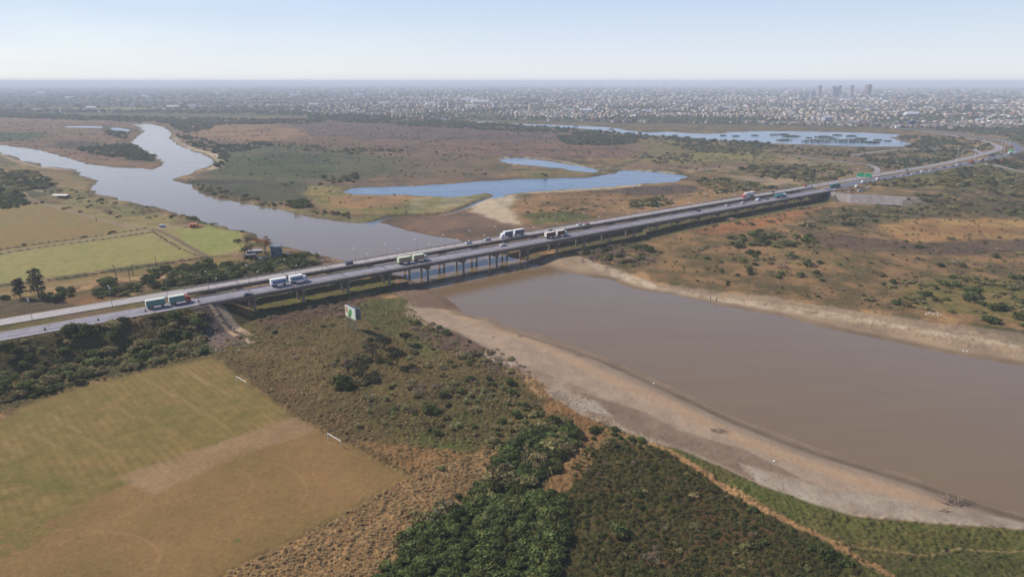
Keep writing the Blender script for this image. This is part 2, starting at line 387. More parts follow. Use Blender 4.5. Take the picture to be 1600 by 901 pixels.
def C(*c, k=1.0): return np.array(lin(c, k))
gc = np.zeros((len(GX), 3)); gr = np.hypot(GX, GY)
n1 = fbm(GX, GY, 90, 31, 5); n2 = fbm(GX, GY, 22, 41, 4); n3 = fbm(GX, GY, 5, 51, 3); n4 = fbm(GX, GY, 420, 61, 4); n5 = fbm(GX, GY, 1.6, 71, 2)
def mixn(a, b, t): t = np.clip(t, 0, 1)[:, None]; return a * (1 - t) + b * t
# base: dry floodplain scrub
gc[:] = mixn(C(152,122,90), C(104,90,64), 0.5 + 0.9 * n1 + 0.3 * n2)
gc = mixn(gc, C(84,88,52), sstep(0.05, 0.45, n2 + 0.5 * n4))
gc = mixn(gc, C(176,142,102), sstep(0.15, 0.5, -n2 + 0.4 * n3))
def layer(poly, a, b=None, feather=4, warp=5, ns=n2, amt=1.0, breakup=0.0, bn=None, world=False):
    global gc
    W_ = poly if world else pxs(poly)
    P = np.array(W_); mg = 0.12 * np.abs(P[:, 1]).max() + 20
    m = (GX > P[:, 0].min() - mg) & (GX < P[:, 0].max() + mg) & (GY > P[:, 1].min() - mg) & (GY < P[:, 1].max() + mg)
    idx = np.nonzero(m)[0]
    if len(idx) == 0: return
    x, y = GX[idx], GY[idx]; sc = np.clip(gr[idx] / 300, 0.5, 8)
    d = sdf(x, y, W_) + warp * sc * (0.6 * ns[idx] + 0.5 * n1[idx] + 0.25 * n3[idx])
    t = sstep(-feather, feather, d / sc) * amt
    if breakup: t = t * sstep(-breakup * 0.5, 0.5 - breakup * 0.3, (bn if bn is not None else n2)[idx] + 0.35 * n3[idx] + 0.15)
    ca = C(*a); cb = C(*(b or a))
    cc_ = mixn(ca, cb, 0.5 + 0.9 * ns[idx] + 0.45 * n3[idx])
    gc[idx] = gc[idx] * (1 - t[:, None]) + cc_ * t[:, None]
def ribbon(pts, a, b, wdt, feather=0.6, amt=1.0, z=0.0, wob=0.0):
    global gc
    pth = smooth_path([(*U(x, y, z), 0) for x, y in pts], 3)
    P = np.array(pth); m = (GX > P[:, 0].min() - 40) & (GX < P[:, 0].max() + 40) & (GY > P[:, 1].min() - 40) & (GY < P[:, 1].max() + 40)
    idx = np.nonzero(m)[0]
    if len(idx) == 0: return
    d, _ = pathdist(GX[idx], GY[idx], pth); d = d + wob * n3[idx]
    ft = np.maximum(feather, row_step(gr[idx]) * 0.15)
    t = (1 - sstep(wdt - ft, wdt + ft, d)) * amt
    cc_ = mixn(C(*a), C(*b), 0.5 + n2[idx] + 0.4 * n3[idx])
    gc[idx] = gc[idx] * (1 - t[:, None]) + cc_ * t[:, None]

# --- far plain and town ground
layer([(-900,127.5),(2500,127.5),(2500,206),(1600,204),(1400,203),(1200,198),(900,193),(640,188),(400,180),(-900,172)], (108,104,92), (92,98,74), 8, 10)
layer([(700,128),(2500,128),(2500,139.5),(1100,139),(800,137)], (150,134,112), (128,122,98), 3, 6)
layer([(900,130.5),(2500,130.5),(2500,133),(900,132)], (90,96,74), None, 2, 5)
# --- strip between town and floodplain
layer([(-600,166),(0,168),(400,176),(640,184),(640,192),(400,186),(0,184),(-600,182)], (84,92,58), (112,104,72), 4, 6)
layer([(0,165),(100,164),(300,168),(300,171),(0,171)], (170,150,104), (150,140,100), 2, 3)
layer([(640,184),(900,192),(1200,197),(1450,202),(1450,206),(1200,204),(1050,205),(900,197),(640,191)], (150,118,88), (100,98,62), 3, 6)
# --- left island between the river arms
layer([(-300,184),(220,186),(222,200),(190,222),(258,252),(237,264),(140,256),(0,226),(-300,215)], (156,120,94), (120,96,82), 4, 8)
layer([(-300,204),(60,207),(78,214),(40,220),(-300,219)], (64,82,56), (78,88,56), 3, 5)
layer([(80,220),(150,222),(160,231),(110,233),(80,228)], (92,76,76), (80,84,58), 3, 5)
layer([(165,196),(205,199),(212,205),(190,215),(170,207)], (80,88,56), None, 3, 5)
layer([(195,222),(240,242),(240,254),(205,248),(180,232)], (72,82,52), (84,92,56), 3, 5)
# --- middle floodplain
layer([(268,196),(420,182),(640,186),(900,200),(1010,215),(1100,232),(1010,250),(870,242),(780,246),(770,258),(800,278),(700,286),(560,292),(530,300),(470,330),(300,292),(280,280),(345,258),(320,232)],
      (122,98,86), (144,114,92), 4, 8)
layer([(290,184),(420,183),(500,193),(520,205),(430,219),(330,222),(290,214)], (172,132,98), (158,124,98), 3, 6)
layer([(430,188),(560,186),(760,200),(900,212),(820,226),(700,222),(560,214),(470,208)], (112,92,92), (128,104,94), 3, 8)
layer([(700,218),(820,222),(960,228),(1000,240),(900,246),(770,246),(700,240),(620,232)], (150,114,92), (110,88,84), 3, 8)
layer([(330,224),(480,228),(560,236),(640,250),(620,272),(560,282),(460,288),(300,276),(350,262),(345,240)], (80,96,58), (116,98,82), 4, 9)
layer([(350,250),(440,238),(520,250),(520,268),(420,276),(340,272)], (74,96,54), (88,86,60), 4, 8, breakup=0.3)
layer([(600,248),(740,238),(790,252),(760,278),(640,284),(580,270)], (142,120,90), (104,92,70), 4, 9, breakup=0.3)
layer([(280,280),(420,282),(540,288),(500,312),(430,316),(330,300)], (96,84,76), (74,84,52), 3, 7)
layer([(480,288),(540,291),(548,304),(700,309),(742,305),(722,318),(690,331),(600,334),(540,334),(500,322),(470,305)], (112,116,60), (158,130,92), 2.5, 5)
layer([(540,305),(640,304),(655,310),(560,328),(520,322),(510,312)], (172,134,96), (150,118,86), 2, 4)
layer([(640,310),(760,302),(770,308),(740,314),(700,330),(640,333)], (176,158,132), (128,124,76), 2, 4)
layer([(405,317),(540,340),(600,335),(660,332),(560,346),(420,325)], (112,122,56), (150,134,104), 1.5, 3, amt=.8)
# mud flat and white sand at right of the main river
layer([(592,346),(640,340),(690,338),(735,326),(780,320),(800,330),(870,350),(760,380),(700,374),(640,362)], (140,112,92), (116,98,88), 2, 4)
layer([(740,318),(768,309),(800,303),(812,310),(796,324),(820,342),(812,352),(780,345),(735,330)], (214,194,170), (196,176,152), 3, 6)
layer([(808,312),(840,302),(950,293),(1060,284),(1120,268),(1180,300),(1100,320),(960,342),(880,352),(815,350),(800,325)], (168,128,94), (134,112,78), 3, 6)
layer([(815,334),(880,330),(930,338),(910,346),(840,350)], (112,116,62), (96,96,58), 2, 4)
layer([(980,292),(1060,288),(1110,290),(1080,302),(1000,304),(950,300)], (100,84,76), None, 3, 6)
layer([(840,298),(960,290),(1000,288),(1000,291),(900,299),(800,303)], (196,176,150), None, 1, 2)
# area right of the pools, dotted with scrub
layer([(1000,215),(1100,224),(1200,228),(1300,232),(1380,240),(1340,262),(1300,272),(1180,268),(1060,262),(980,258),(1000,240)], (120,112,72), (150,126,90), 4, 8)
layer([(980,256),(1180,256),(1190,262),(1080,266),(990,264)], (120,92,86), (150,122,94), 2, 5)
layer([(1090,236),(1180,236),(1210,244),(1120,252),(1050,250)], (134,132,74), (160,134,92), 3, 6)
layer([(800,270),(870,262),(930,270),(920,277),(830,280)], (110,112,62), (150,118,90), 2, 4)
layer([(1200,228),(1440,232),(1500,240),(1400,262),(1340,270),(1330,262),(1345,256),(1300,250),(1220,240)], (148,120,98), (116,100,72), 3, 7)
layer([(1215,240),(1290,262),(1340,272),(1300,276),(1225,254)], (186,154,124), (160,134,104), 3, 5)
layer([(1130,276),(1160,280),(1200,292),(1270,284),(1240,278),(1180,274)], (176,150,128), (150,124,102), 3, 5)
layer([(1400,206),(1560,212),(1560,228),(1500,252),(1420,262),(1420,232)], (128,112,80), (156,124,92), 3, 7)
layer([(1450,204),(1700,206),(1700,218),(1560,212)], (172,140,102), (110,104,66), 3, 6)
# right plain below the bridge
layer([(880,396),(960,376),(1060,356),(1200,332),(1300,322),(1480,318),(1700,300),(2600,330),(2600,760),(1600,515),(1400,490),(1200,464),(1060,440),(950,412)], (156,124,90), (122,104,70), 3, 8)
layer([(880,396),(960,376),(1060,356),(1200,332),(1300,322),(1700,300),(1700,520),(1400,488),(1200,462),(1060,438)], (100,84,64), (96,90,60), 3, 8, amt=.75, breakup=.25)
layer([(1060,366),(1290,324),(1330,330),(1230,352),(1120,372)], (176,124,86), (150,108,78), 2, 6)
layer([(1360,345),(1440,340),(1600,344),(1700,350),(1700,366),(1560,376),(1420,378),(1370,362)], (184,150,98), (166,124,86), 2, 6)
layer([(1240,360),(1340,366),(1430,378),(1600,374),(1700,374),(1700,392),(1500,398),(1340,392),(1270,380)], (98,80,72), (110,94,74), 3, 7)
layer([(1150,385),(1230,386),(1320,400),(1300,420),(1180,420)], (170,132,96), (120,110,70), 3, 6)
layer([(1280,330),(1460,322),(1700,314),(1700,340),(1450,340),(1330,356),(1240,360)], (92,92,58), (112,96,72), 3, 8)
layer([(1480,430),(1700,440),(1700,530),(1560,500),(1430,480),(1400,455)], (104,104,56), (140,120,80), 3, 8)
layer([(1440,262),(1560,262),(1700,270),(1700,300),(1500,305),(1440,309),(1380,300),(1350,288)], (132,124,78), (112,100,70), 3, 7)
layer([(1060,316),(1300,296),(1480,309),(1480,320),(1300,326)], (152,122,94), (118,100,72), 2, 5, amt=0.6)
# right bank sand
BANK_R = [(820,404),(862,400),(905,402),(960,420),(1040,445),(1120,456),(1200,463),(1290,478),(1380,492),(1480,506),(1600,522),(1900,580),(1900,640),(1600,575),(1450,547),(1300,516),(1200,492),(1087,471),(975,448),(917,432),(845,418)]
layer(BANK_R, (180,158,134), (150,130,112), 2.2, 4)
layer([(905,402),(960,420),(1040,448),(1120,462),(1290,486),(1450,515),(1600,540),(1600,548),(1450,522),(1290,493),(1120,468),(1010,448),(930,420)], (216,200,180), (176,156,134), 2.2, 4, breakup=.7, bn=n3)
ribbon([(860,421),(917,434),(975,449),(1050,465),(1150,486),(1300,519),(1450,549),(1600,578),(1800,615)], (104,86,74), (122,102,88), 2.6, 1.6, 0.85)
# --- left farm fields
layer(FARMF, (150,140,92), (158,142,98), 2, 2, world=True)
layer([(-200,332),(60,318),(110,325),(200,352),(190,362),(100,378),(0,392),(-200,420)], (152,124,84), (140,126,82), 2, 4)
layer([(0,398),(160,376),(230,364),(262,382),(310,402),(200,414),(90,430),(0,442),(-200,470),(-200,430)], (148,146,86), (160,150,98), 2, 4)
layer([(268,356),(330,350),(372,362),(378,386),(330,400),(290,380)], (140,148,80), (156,152,94), 1.5, 3)
layer([(-200,252),(60,262),(120,272),(150,290),(220,322),(300,344),(280,352),(200,346),(110,318),(60,312),(-200,318)], (158,124,92), (120,114,72), 3, 6)
layer([(60,296),(200,318),(290,346),(240,352),(130,322),(50,306)], (132,128,82), (146,126,86), 2, 5)
layer([(-300,276),(60,280),(100,296),(50,312),(30,320),(-300,330)], (74,82,54), (92,90,60), 3, 5)
layer([(-200,445),(0,450),(90,440),(200,424),(320,406),(372,400),(360,412),(240,430),(120,448),(0,470),(-200,495)], (156,130,84), (140,122,82), 2, 3)
layer([(360,398),(420,385),(480,392),(530,408),(480,420),(400,420)], (120,104,74), (150,126,96), 2, 4)
ribbon([(-60,404),(0,395),(60,387),(160,371),(235,358.5),(262,353)], (164,148,114), (150,136,104), 3.0, 0.8)
ribbon([(72,300),(50,296),(40,299),(38,304),(50,312),(90,324),(150,341),(205,355),(235,357),(260,357),(300,351)], (164,140,118), (150,128,108), 2.6, 0.8)
ribbon([(240,357),(262,366),(290,382),(325,402)], (120,106,92), (104,94,82), 1.8, 1.0, 0.8)
ribbon([(-60,473),(0,460),(80,450),(120,442),(160,438),(230,432),(300,420)], (184,158,122), (156,134,100), 2.2, 1.2, 0.85)
for f_ in ([(-60,405),(0,396),(60,387),(160,373.5),(233,363)][::1], [(-60,400),(0,389.5),(52,382.5),(160,368),(226,357)], [(-60,455),(0,448),(90,436.5),(200,421),(320,403)]):
    ribbon(f_, (72,64,50), (88,78,58), 0.9, 0.8, 0.85)
# banks around the river upstream
ribbon([(400,325),(475,339),(540,350),(575,349)], (222,198,172), (190,166,144), 3.2, 1.6)
ribbon([(272,283),(287,288),(306,300),(325,309),(400,324)], (212,186,160), (170,146,124), 3.8, 2)
ribbon([(282,224),(300,232),(325,238),(343,247),(345,256),(330,264)], (222,198,174), (196,170,146), 6, 2.5)
ribbon([(205,224),(226,207),(221,199)], (210,188,164), (186,162,138), 7, 3)
ribbon([(240,242),(256,250),(262,256),(238,267),(215,265)], (206,180,154), (180,152,128), 5, 2)
ribbon([(0,240),(30,252),(62,260),(110,266)], (196,168,144), (170,142,120), 6, 2.5)
ribbon([(0,227),(60,234),(140,256),(215,264)], (104,86,78), (120,96,82), 3, 2.5, .8)
ribbon([(265,205),(280,226)], (200,176,150), (180,156,134), 6, 3)
ribbon([(777,247),(800,245),(830,246),(880,252),(935,264),(960,262)], (206,190,168), (190,172,150), 2.6, 2)
ribbon([(960,264),(990,264.5),(1030,267),(1062,271)], (206,188,164), (188,170,148), 2.4, 2)
ribbon([(540,291),(590,290),(700,285.5),(800,278.5),(900,277)], (124,122,78), (150,132,104), 2.2, 2, .8)
ribbon([(930,268),(960,262),(1000,248),(1010,238)], (84,76,66), (70,66,56), 3, 2, .9)
ribbon([(1075,266),(1130,263),(1200,260)], (196,176,150), (180,160,134), 2, 2, .9)
# --- foreground
layer([(330,520),(420,495),(560,480),(640,478),(700,520),(800,572),(860,640),(940,680),(880,760),(760,760),(640,742),(460,650),(335,556)], (112,100,62), (96,84,56), 2.5, 4)
layer([(390,500),(520,470),(600,462),(560,490),(470,505),(400,520)], (112,88,74), (92,78,62), 2, 4)
layer([(340,548),(500,540),(560,600),(560,650),(480,640),(400,600)], (124,104,70), (98,88,56), 2, 4)
layer([(350,560),(420,580),(560,660),(700,700),(640,735),(540,690),(440,640)], (118,92,66), (102,84,58), 2, 4, breakup=0.2)
layer([(555,470),(640,462),(660,500),(700,540),(680,570),(610,520),(560,495)], (110,108,66), (92,92,58), 2, 4)
layer([(640,650),(740,640),(790,680),(720,710),(640,700)], (92,98,52), (104,92,62), 2, 4)
layer([(560,600),(760,560),(840,620),(860,660),(720,700),(600,680)], (98,86,56), (84,76,50), 2, 5, breakup=0.3)
layer([(560,690),(700,700),(770,720),(700,760),(640,743)], (150,116,80), (126,102,70), 2, 4)
layer([(860,600),(930,650),(960,680),(900,700),(850,640)], (162,122,84), (120,96,66), 1.5, 3)
layer(BEACH, (166,148,134), (184,162,144), 1.2, 2.0)
ribbon([(700,478),(760,504),(850,531),(950,569),(1050,614),(1160,664),(1280,709),(1440,757),(1600,810)], (160,144,130), (146,130,118), 3.2, 2.5, 0.8)
layer([(660,500),(720,520),(800,560),(900,600),(1000,640),(1150,705),(1300,765),(1450,800),(1600,822),(1450,816),(1250,790),(1070,710),(930,655),(840,595),(740,548)], (150,130,116), (178,162,148), 1.5, 3)
layer([(900,610),(1000,640),(1060,672),(1160,700),(1250,745),(1200,760),(1080,705),(980,670)], (134,114,102), (150,132,118), 1.5, 3)
layer([(1150,720),(1300,765),(1500,790),(1600,808),(1600,824),(1450,816),(1280,795),(1180,755)], (190,178,166), (154,138,126), 1.5, 3)
layer([(850,605),(930,625),(960,650),(900,640),(860,620)], (188,176,166), (150,136,122), 1.5, 2)
layer([(640,510),(700,515),(760,545),(740,560),(680,545)], (104,84,74), (118,98,84), 1.5, 3)
ribbon([(800,516),(880,540),(950,565),(1050,610),(1160,660),(1280,705),(1440,753),(1600,806)], (118,104,92), (136,122,108), 1.4, 1.0, 0.8)
ribbon([(690,480),(760,508),(850,540),(950,590),(1050,632),(1160,684),(1300,735),(1460,785)], (200,170,140), (184,156,130), 3.0, 2.4, 0.6, wob=1.5)
ribbon([(700,470),(725,492),(770,503),(800,514)], (196,176,150), (176,152,126), 0.8, 0.6, 0.7)
layer([(560,905),(700,760),(880,700),(900,700),(920,905)], (60,72,38), (78,80,44), 2, 3)
layer([(890,720),(960,690),(1040,700),(1120,752),(1200,800),(1290,850),(1370,905),(880,905)], (92,78,50), (66,70,38), 2, 4)
layer([(900,760),(980,700),(1100,760),(1180,810),(1260,870),(1100,905),(960,860)], (66,74,38), (92,72,50), 2, 5, breakup=0.3)
layer([(880,700),(910,690),(930,720),(880,770),(850,770)], (152,118,84), (130,104,70), 1.5, 3)
layer([(920,672),(1060,700),(1200,760),(1340,808),(1500,822),(1700,830),(1700,1000),(1400,905),(1280,838),(1150,765),(1040,705)], (96,102,54), (104,96,60), 1.5, 3)
layer([(1340,880),(1500,850),(1700,870),(1700,1000),(1420,960)], (84,90,50), (90,84,52), 2, 4)
layer([(1380,830),(1540,832),(1600,840),(1480,852),(1380,848)], (108,92,58), (84,90,46), 1.5, 3, amt=.7)
ribbon([(930,668),(985,683),(1040,702),(1080,725),(1120,752),(1160,778),(1200,800),(1250,824),(1290,842),(1330,866),(1400,905)], (172,136,98), (152,120,86), 1.1, 0.5, wob=0.4)
ribbon([(1290,842),(1340,853),(1400,862),(1450,868),(1500,858),(1560,862),(1640,860)], (160,138,98), (140,124,86), 0.45, 0.35, 0.8, wob=0.3)
layer([(640,743),(760,700),(800,712),(760,770),(660,840),(580,905),(300,905),(440,850)], (174,142,102), (136,106,74), 1.5, 3, ns=n3)
layer([(700,745),(770,740),(760,765),(690,790)], (96,74,52), None, 1.5, 3, amt=.6)
# playing field
layer(FIELD, (122,106,66), (128,110,70), 0.8, 0.6, world=True)
layer([(-300,742),(0,658),(130,604),(335,560),(400,608),(460,650),(300,712),(120,790),(-300,930)], (116,106,60), (132,112,70), 1, 1.5)
layer([(-300,930),(120,790),(300,712),(462,650),(560,700),(638,743),(440,850),(330,905),(-300,1100)], (140,112,76), (124,104,66), 3, 3)
layer([(180,745),(300,705),(462,650),(500,672),(360,715),(240,775)], (158,132,104), (142,118,90), 2.5, 2, amt=.8)
layer([(-40,780),(80,740),(250,700),(200,740),(60,790),(-40,840)], (100,102,52), (132,110,70), 3, 3, amt=.6)
layer([(-20,840),(80,800),(140,790),(60,850),(-20,880)], (88,98,46), (120,106,62), 1, 4, amt=.7, breakup=.6, bn=n3)
layer([(360,838),(385,836),(392,842),(368,846)], (84,100,48), None, .5, 1, amt=.8, breakup=.4, bn=n3)
for (x, y, l, sl) in [(160,700,60,.55),(75,690,50,.5),(190,640,40,.6),(310,640,90,.62),(330,600,70,.6),(240,600,60,.6),(100,660,55,.55),(20,700,40,.5),(250,665,50,.6),(300,585,50,.6)]:
    ribbon([(x - l / 2, y - l * sl / 2), (x, y), (x + l / 2, y + l * sl / 2)], (176,146,108), (160,134,96), 0.5, 0.5, 0.3, wob=1.5)
# mown rows on the grass half
i1 = np.nonzero(sdf(GX, GY, pxs([(-300,742),(0,658),(130,604),(335,560),(400,608),(460,650),(300,712),(120,790),(-300,930)])) > 0)[0]
ax_, ay_ = U(335, 560); bx_, by_ = U(460, 650); L_ = math.hypot(bx_ - ax_, by_ - ay_); tx_, ty_ = (bx_ - ax_) / L_, (by_ - ay_) / L_
cr = (GX[i1] - ax_) * (-ty_) + (GY[i1] - ay_) * tx_
gc[i1] *= (1 + 0.10 * np.sin(cr * 2 * math.pi / 2.6 + 0.8 * n3[i1]) * (0.5 + n2[i1]))[:, None]
# tyre loops on the bare half
def loop(cx, cy, rx, ry, a0, a1, amt):
    for dr in (0, 4):
        pts = [(cx + (rx + dr) * math.cos(math.radians(a)), cy + (ry + dr * .6) * math.sin(math.radians(a))) for a in range(a0, a1 + 1, 15)]
        ribbon(pts, (176,146,110), (164,136,100), 0.22, 0.25, amt * .5)
loop(165, 868, 82, 36, -150, 60, .5); loop(340, 755, 52, 26, -60, 80, .5); loop(410, 765, 66, 42, -110, 50, .4)
ribbon([(60,830),(140,822),(240,790),(340,765)], (170,142,106), (158,132,96), 0.3, 0.3, .2)
# land between road and field, lower left
layer([(-300,560),(0,532),(200,500),(320,484),(400,500),(420,530),(335,556),(240,575),(130,600),(40,632),(-60,665),(-300,720)], (86,84,50), (104,92,60), 2, 4)
layer([(-300,590),(0,533),(100,515),(240,492),(300,482),(300,490),(200,508),(100,526),(0,546),(-300,600)], (150,122,82), (130,108,72), 1.2, 2)
layer([(205,508),(232,512),(225,530),(210,540)], (146,116,84), None, 1, 2)
layer([(318,486),(340,498),(365,510),(390,522),(372,540),(338,545),(312,530),(306,505)], (124,110,104), (98,86,84), 1, 1.5)  # abutment cone face: its shade is painted into the darker ground colour
ribbon([(313,483),(336,496),(362,510),(392,524)], (206,180,154), (180,156,132), 1.0, .6, 1, z=3.5)
layer([(348,498),(392,520),(398,526),(384,524),(340,502)], (190,168,146), None, .8, 1)
layer([(90,470),(160,452),(200,460),(130,480),(60,492),(0,500),(0,490)], (150,112,78), (112,92,62), 1.5, 3)
layer([(0,470),(70,470),(120,478),(40,492),(0,496)], (88,78,58), (100,86,62), 1.5, 3)
layer([(0,700),(0,701),(1,701)], (0,0,0), None, .1, .1, amt=0)
# green under the bridge, bare earth medians
layer([(400,500),(560,462),(660,440),(640,432),(500,440),(380,470)], (110,112,58), (104,96,62), 2, 3)
layer([(618,430),(690,452),(720,480),(650,480),(620,460)], (150,126,108), (124,104,92), 1.2, 3)
layer([(900,392),(1300,312),(1300,322),(1100,360),(920,402)], (102,104,56), (124,108,72), 2, 4)
S_, O_ = to_so(GX, GY)
mm = sstep(-2, 1, 7 - np.abs(O_ - 347.5)) * (1 - sstep(68, 76, S_))
cmed = mixn(C(128,106,86), C(112,104,62), 0.5 + n2 * 1.3)
gc = gc * (1 - mm[:, None]) + cmed * mm[:, None]
d_, _ = pathdist(GX, GY, MIDR); mm = (1 - sstep(3.5, 7, d_))
gc = gc * (1 - mm[:, None]) + mixn(C(170,138,98), C(150,122,88), 0.5 + n2) * mm[:, None]
# wet margin round every water body
wet = (1 - sstep(WL + 0.1, WL + 0.55, GH))
gc = gc * (1 - 0.45 * wet[:, None]) + C(92,76,64) * (0.45 * wet[:, None])
# retaining slope of paving stones by the right abutment
dY = sdf(GX, GY, YARD); dW, _ = pathdist(GX, GY, [(*p_, 0) for p_ in pxs([(1300,308),(1380,312),(1440,316)], 5)]); mm = sstep(-14, -12.5, dY) * (1 - sstep(-1.5, 1, dY)) * (1 - sstep(14, 16, dW))
gc = gc * (1 - mm[:, None]) + C(122,112,108) * mm[:, None]
wild = 1 - np.clip(flatmask(GX, GY), 0, 1)
n6 = fbm(GX, GY, 38, 81, 4); n7 = fbm(GX * 0.45, GY, 60, 91, 4)
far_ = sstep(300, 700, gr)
gc = mixn(gc, gc * np.array([0.50, 0.60, 0.62]), (sstep(0.12, 0.42, n6) * (0.35 + 0.3 * far_)) * wild)
gc = mixn(gc, gc * np.array([0.62, 0.60, 0.62]), (sstep(0.10, 0.40, n7) * 0.6 * far_) * wild)
gc = mixn(gc, gc * np.array([1.28, 1.22, 1.12]), (sstep(0.12, 0.40, -n7) * 0.5 * far_) * wild)
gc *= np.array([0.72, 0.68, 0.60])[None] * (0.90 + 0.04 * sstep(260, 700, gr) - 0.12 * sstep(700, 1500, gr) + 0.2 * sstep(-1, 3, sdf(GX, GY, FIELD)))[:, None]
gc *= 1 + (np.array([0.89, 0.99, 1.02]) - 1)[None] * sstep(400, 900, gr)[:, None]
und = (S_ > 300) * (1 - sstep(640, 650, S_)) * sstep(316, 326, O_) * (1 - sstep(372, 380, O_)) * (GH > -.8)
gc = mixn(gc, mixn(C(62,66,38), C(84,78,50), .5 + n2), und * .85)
sandy = np.clip(sstep(-2, 3, sdf(GX, GY, beachW)) + sstep(-2, 3, sdf(GX, GY, pxs(BANK_R))), 0, 1)
grain = 1 - 0.72 * sandy - 0.35 * sstep(-1, 2, sdf(GX, GY, FIELD)) - 0.3 * sstep(-1, 3, sdf(GX, GY, FARMF))
gc *= (1 + (0.20 * n3 + 0.12 * n5) * grain)[:, None]
gc = np.clip(gc, 0.008, 0.8)
# distance to keep the abutment faces clear: cut ground under the decks
keep = (S_ > 72) & (S_ < 640) & (O_ > 326) & (O_ < 370)
front = np.minimum(np.maximum(0, 9.0 - (S_ - 72) / 1.5), 9.0)
GH = np.where(keep & (GH > 3.2) & (S_ > 300), 3.0, GH)

nr_, na_ = len(rr), len(az)
idx = np.arange(nr_ * na_).reshape(nr_, na_)
q = np.stack([idx[:-1, :-1], idx[:-1, 1:], idx[1:, 1:], idx[1:, :-1]], -1).reshape(-1, 4)[:, ::-1]
wrap = np.stack([idx[:-1, -1], idx[:-1, 0], idx[1:, 0], idx[1:, -1]], -1)[:, ::-1]
q = np.concatenate([q, wrap])
# terrain material: attribute colour with world-space detail noise and bump
gm = bpy.data.materials.new('ground'); gm.use_nodes = True; N = gm.node_tree.nodes; L = gm.node_tree.links; b = N['Principled BSDF']
b.inputs['Roughness'].default_value = 0.95; b.inputs['Specular IOR Level'].default_value = 0.1
at = N.new('ShaderNodeAttribute'); at.attribute_name = 'cover'; gat = N.new('ShaderNodeAttribute'); gat.attribute_name = 'grain'; tc = N.new('ShaderNodeTexCoord')
cur = at.outputs['Color']; hts = []
for sc_, lo, hi in ((0.9, 0.78, 1.24), (2.6, 0.8, 1.2), (0.22, 0.9, 1.1)):
    t = N.new('ShaderNodeTexNoise'); t.inputs['Scale'].default_value = sc_; t.inputs['Detail'].default_value = 4; t.inputs['Roughness'].default_value = 0.65
    L.new(tc.outputs['Object'], t.inputs['Vector'])
    mr = N.new('ShaderNodeMapRange'); mr.inputs[1].default_value = 0.32; mr.inputs[2].default_value = 0.68; mr.inputs[3].default_value = lo; mr.inputs[4].default_value = hi
    L.new(t.outputs['Fac'], mr.inputs[0]); mx = N.new('ShaderNodeVectorMath'); mx.operation = 'SCALE'
    sb = N.new('ShaderNodeMath'); sb.operation = 'SUBTRACT'; sb.inputs[1].default_value = 1.0; L.new(mr.outputs[0], sb.inputs[0])
    ma = N.new('ShaderNodeMath'); ma.operation = 'MULTIPLY_ADD'; ma.inputs[2].default_value = 1.0; L.new(sb.outputs[0], ma.inputs[0]); L.new(gat.outputs['Fac'], ma.inputs[1])
    L.new(cur, mx.inputs[0]); L.new(ma.outputs[0], mx.inputs['Scale']); cur = mx.outputs[0]; hts.append(t.outputs['Fac'])
L.new(cur, b.inputs['Base Color'])
bp = N.new('ShaderNodeBump'); bp.inputs['Distance'].default_value = 0.4; gs = N.new('ShaderNodeMath'); gs.operation = 'MULTIPLY'; gs.inputs[1].default_value = 0.6; L.new(gat.outputs['Fac'], gs.inputs[0]); L.new(gs.outputs[0], bp.inputs['Strength'])
L.new(hts[0], bp.inputs['Height']); L.new(bp.outputs[0], b.inputs['Normal'])
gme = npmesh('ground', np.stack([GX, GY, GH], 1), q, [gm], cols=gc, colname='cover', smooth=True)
ga_ = gme.attributes.new('grain', 'FLOAT', 'POINT'); ga_.data.foreach_set('value', grain.astype(np.float32))
ground = bpy.data.objects.new('ground', gme); col.objects.link(ground); tag(ground, kind='structure')

# fast lookup of the ground height anywhere
def HZ(x, y):
    x = np.atleast_1d(np.array(x, float)); y = np.atleast_1d(np.array(y, float))
    return height(x, y)

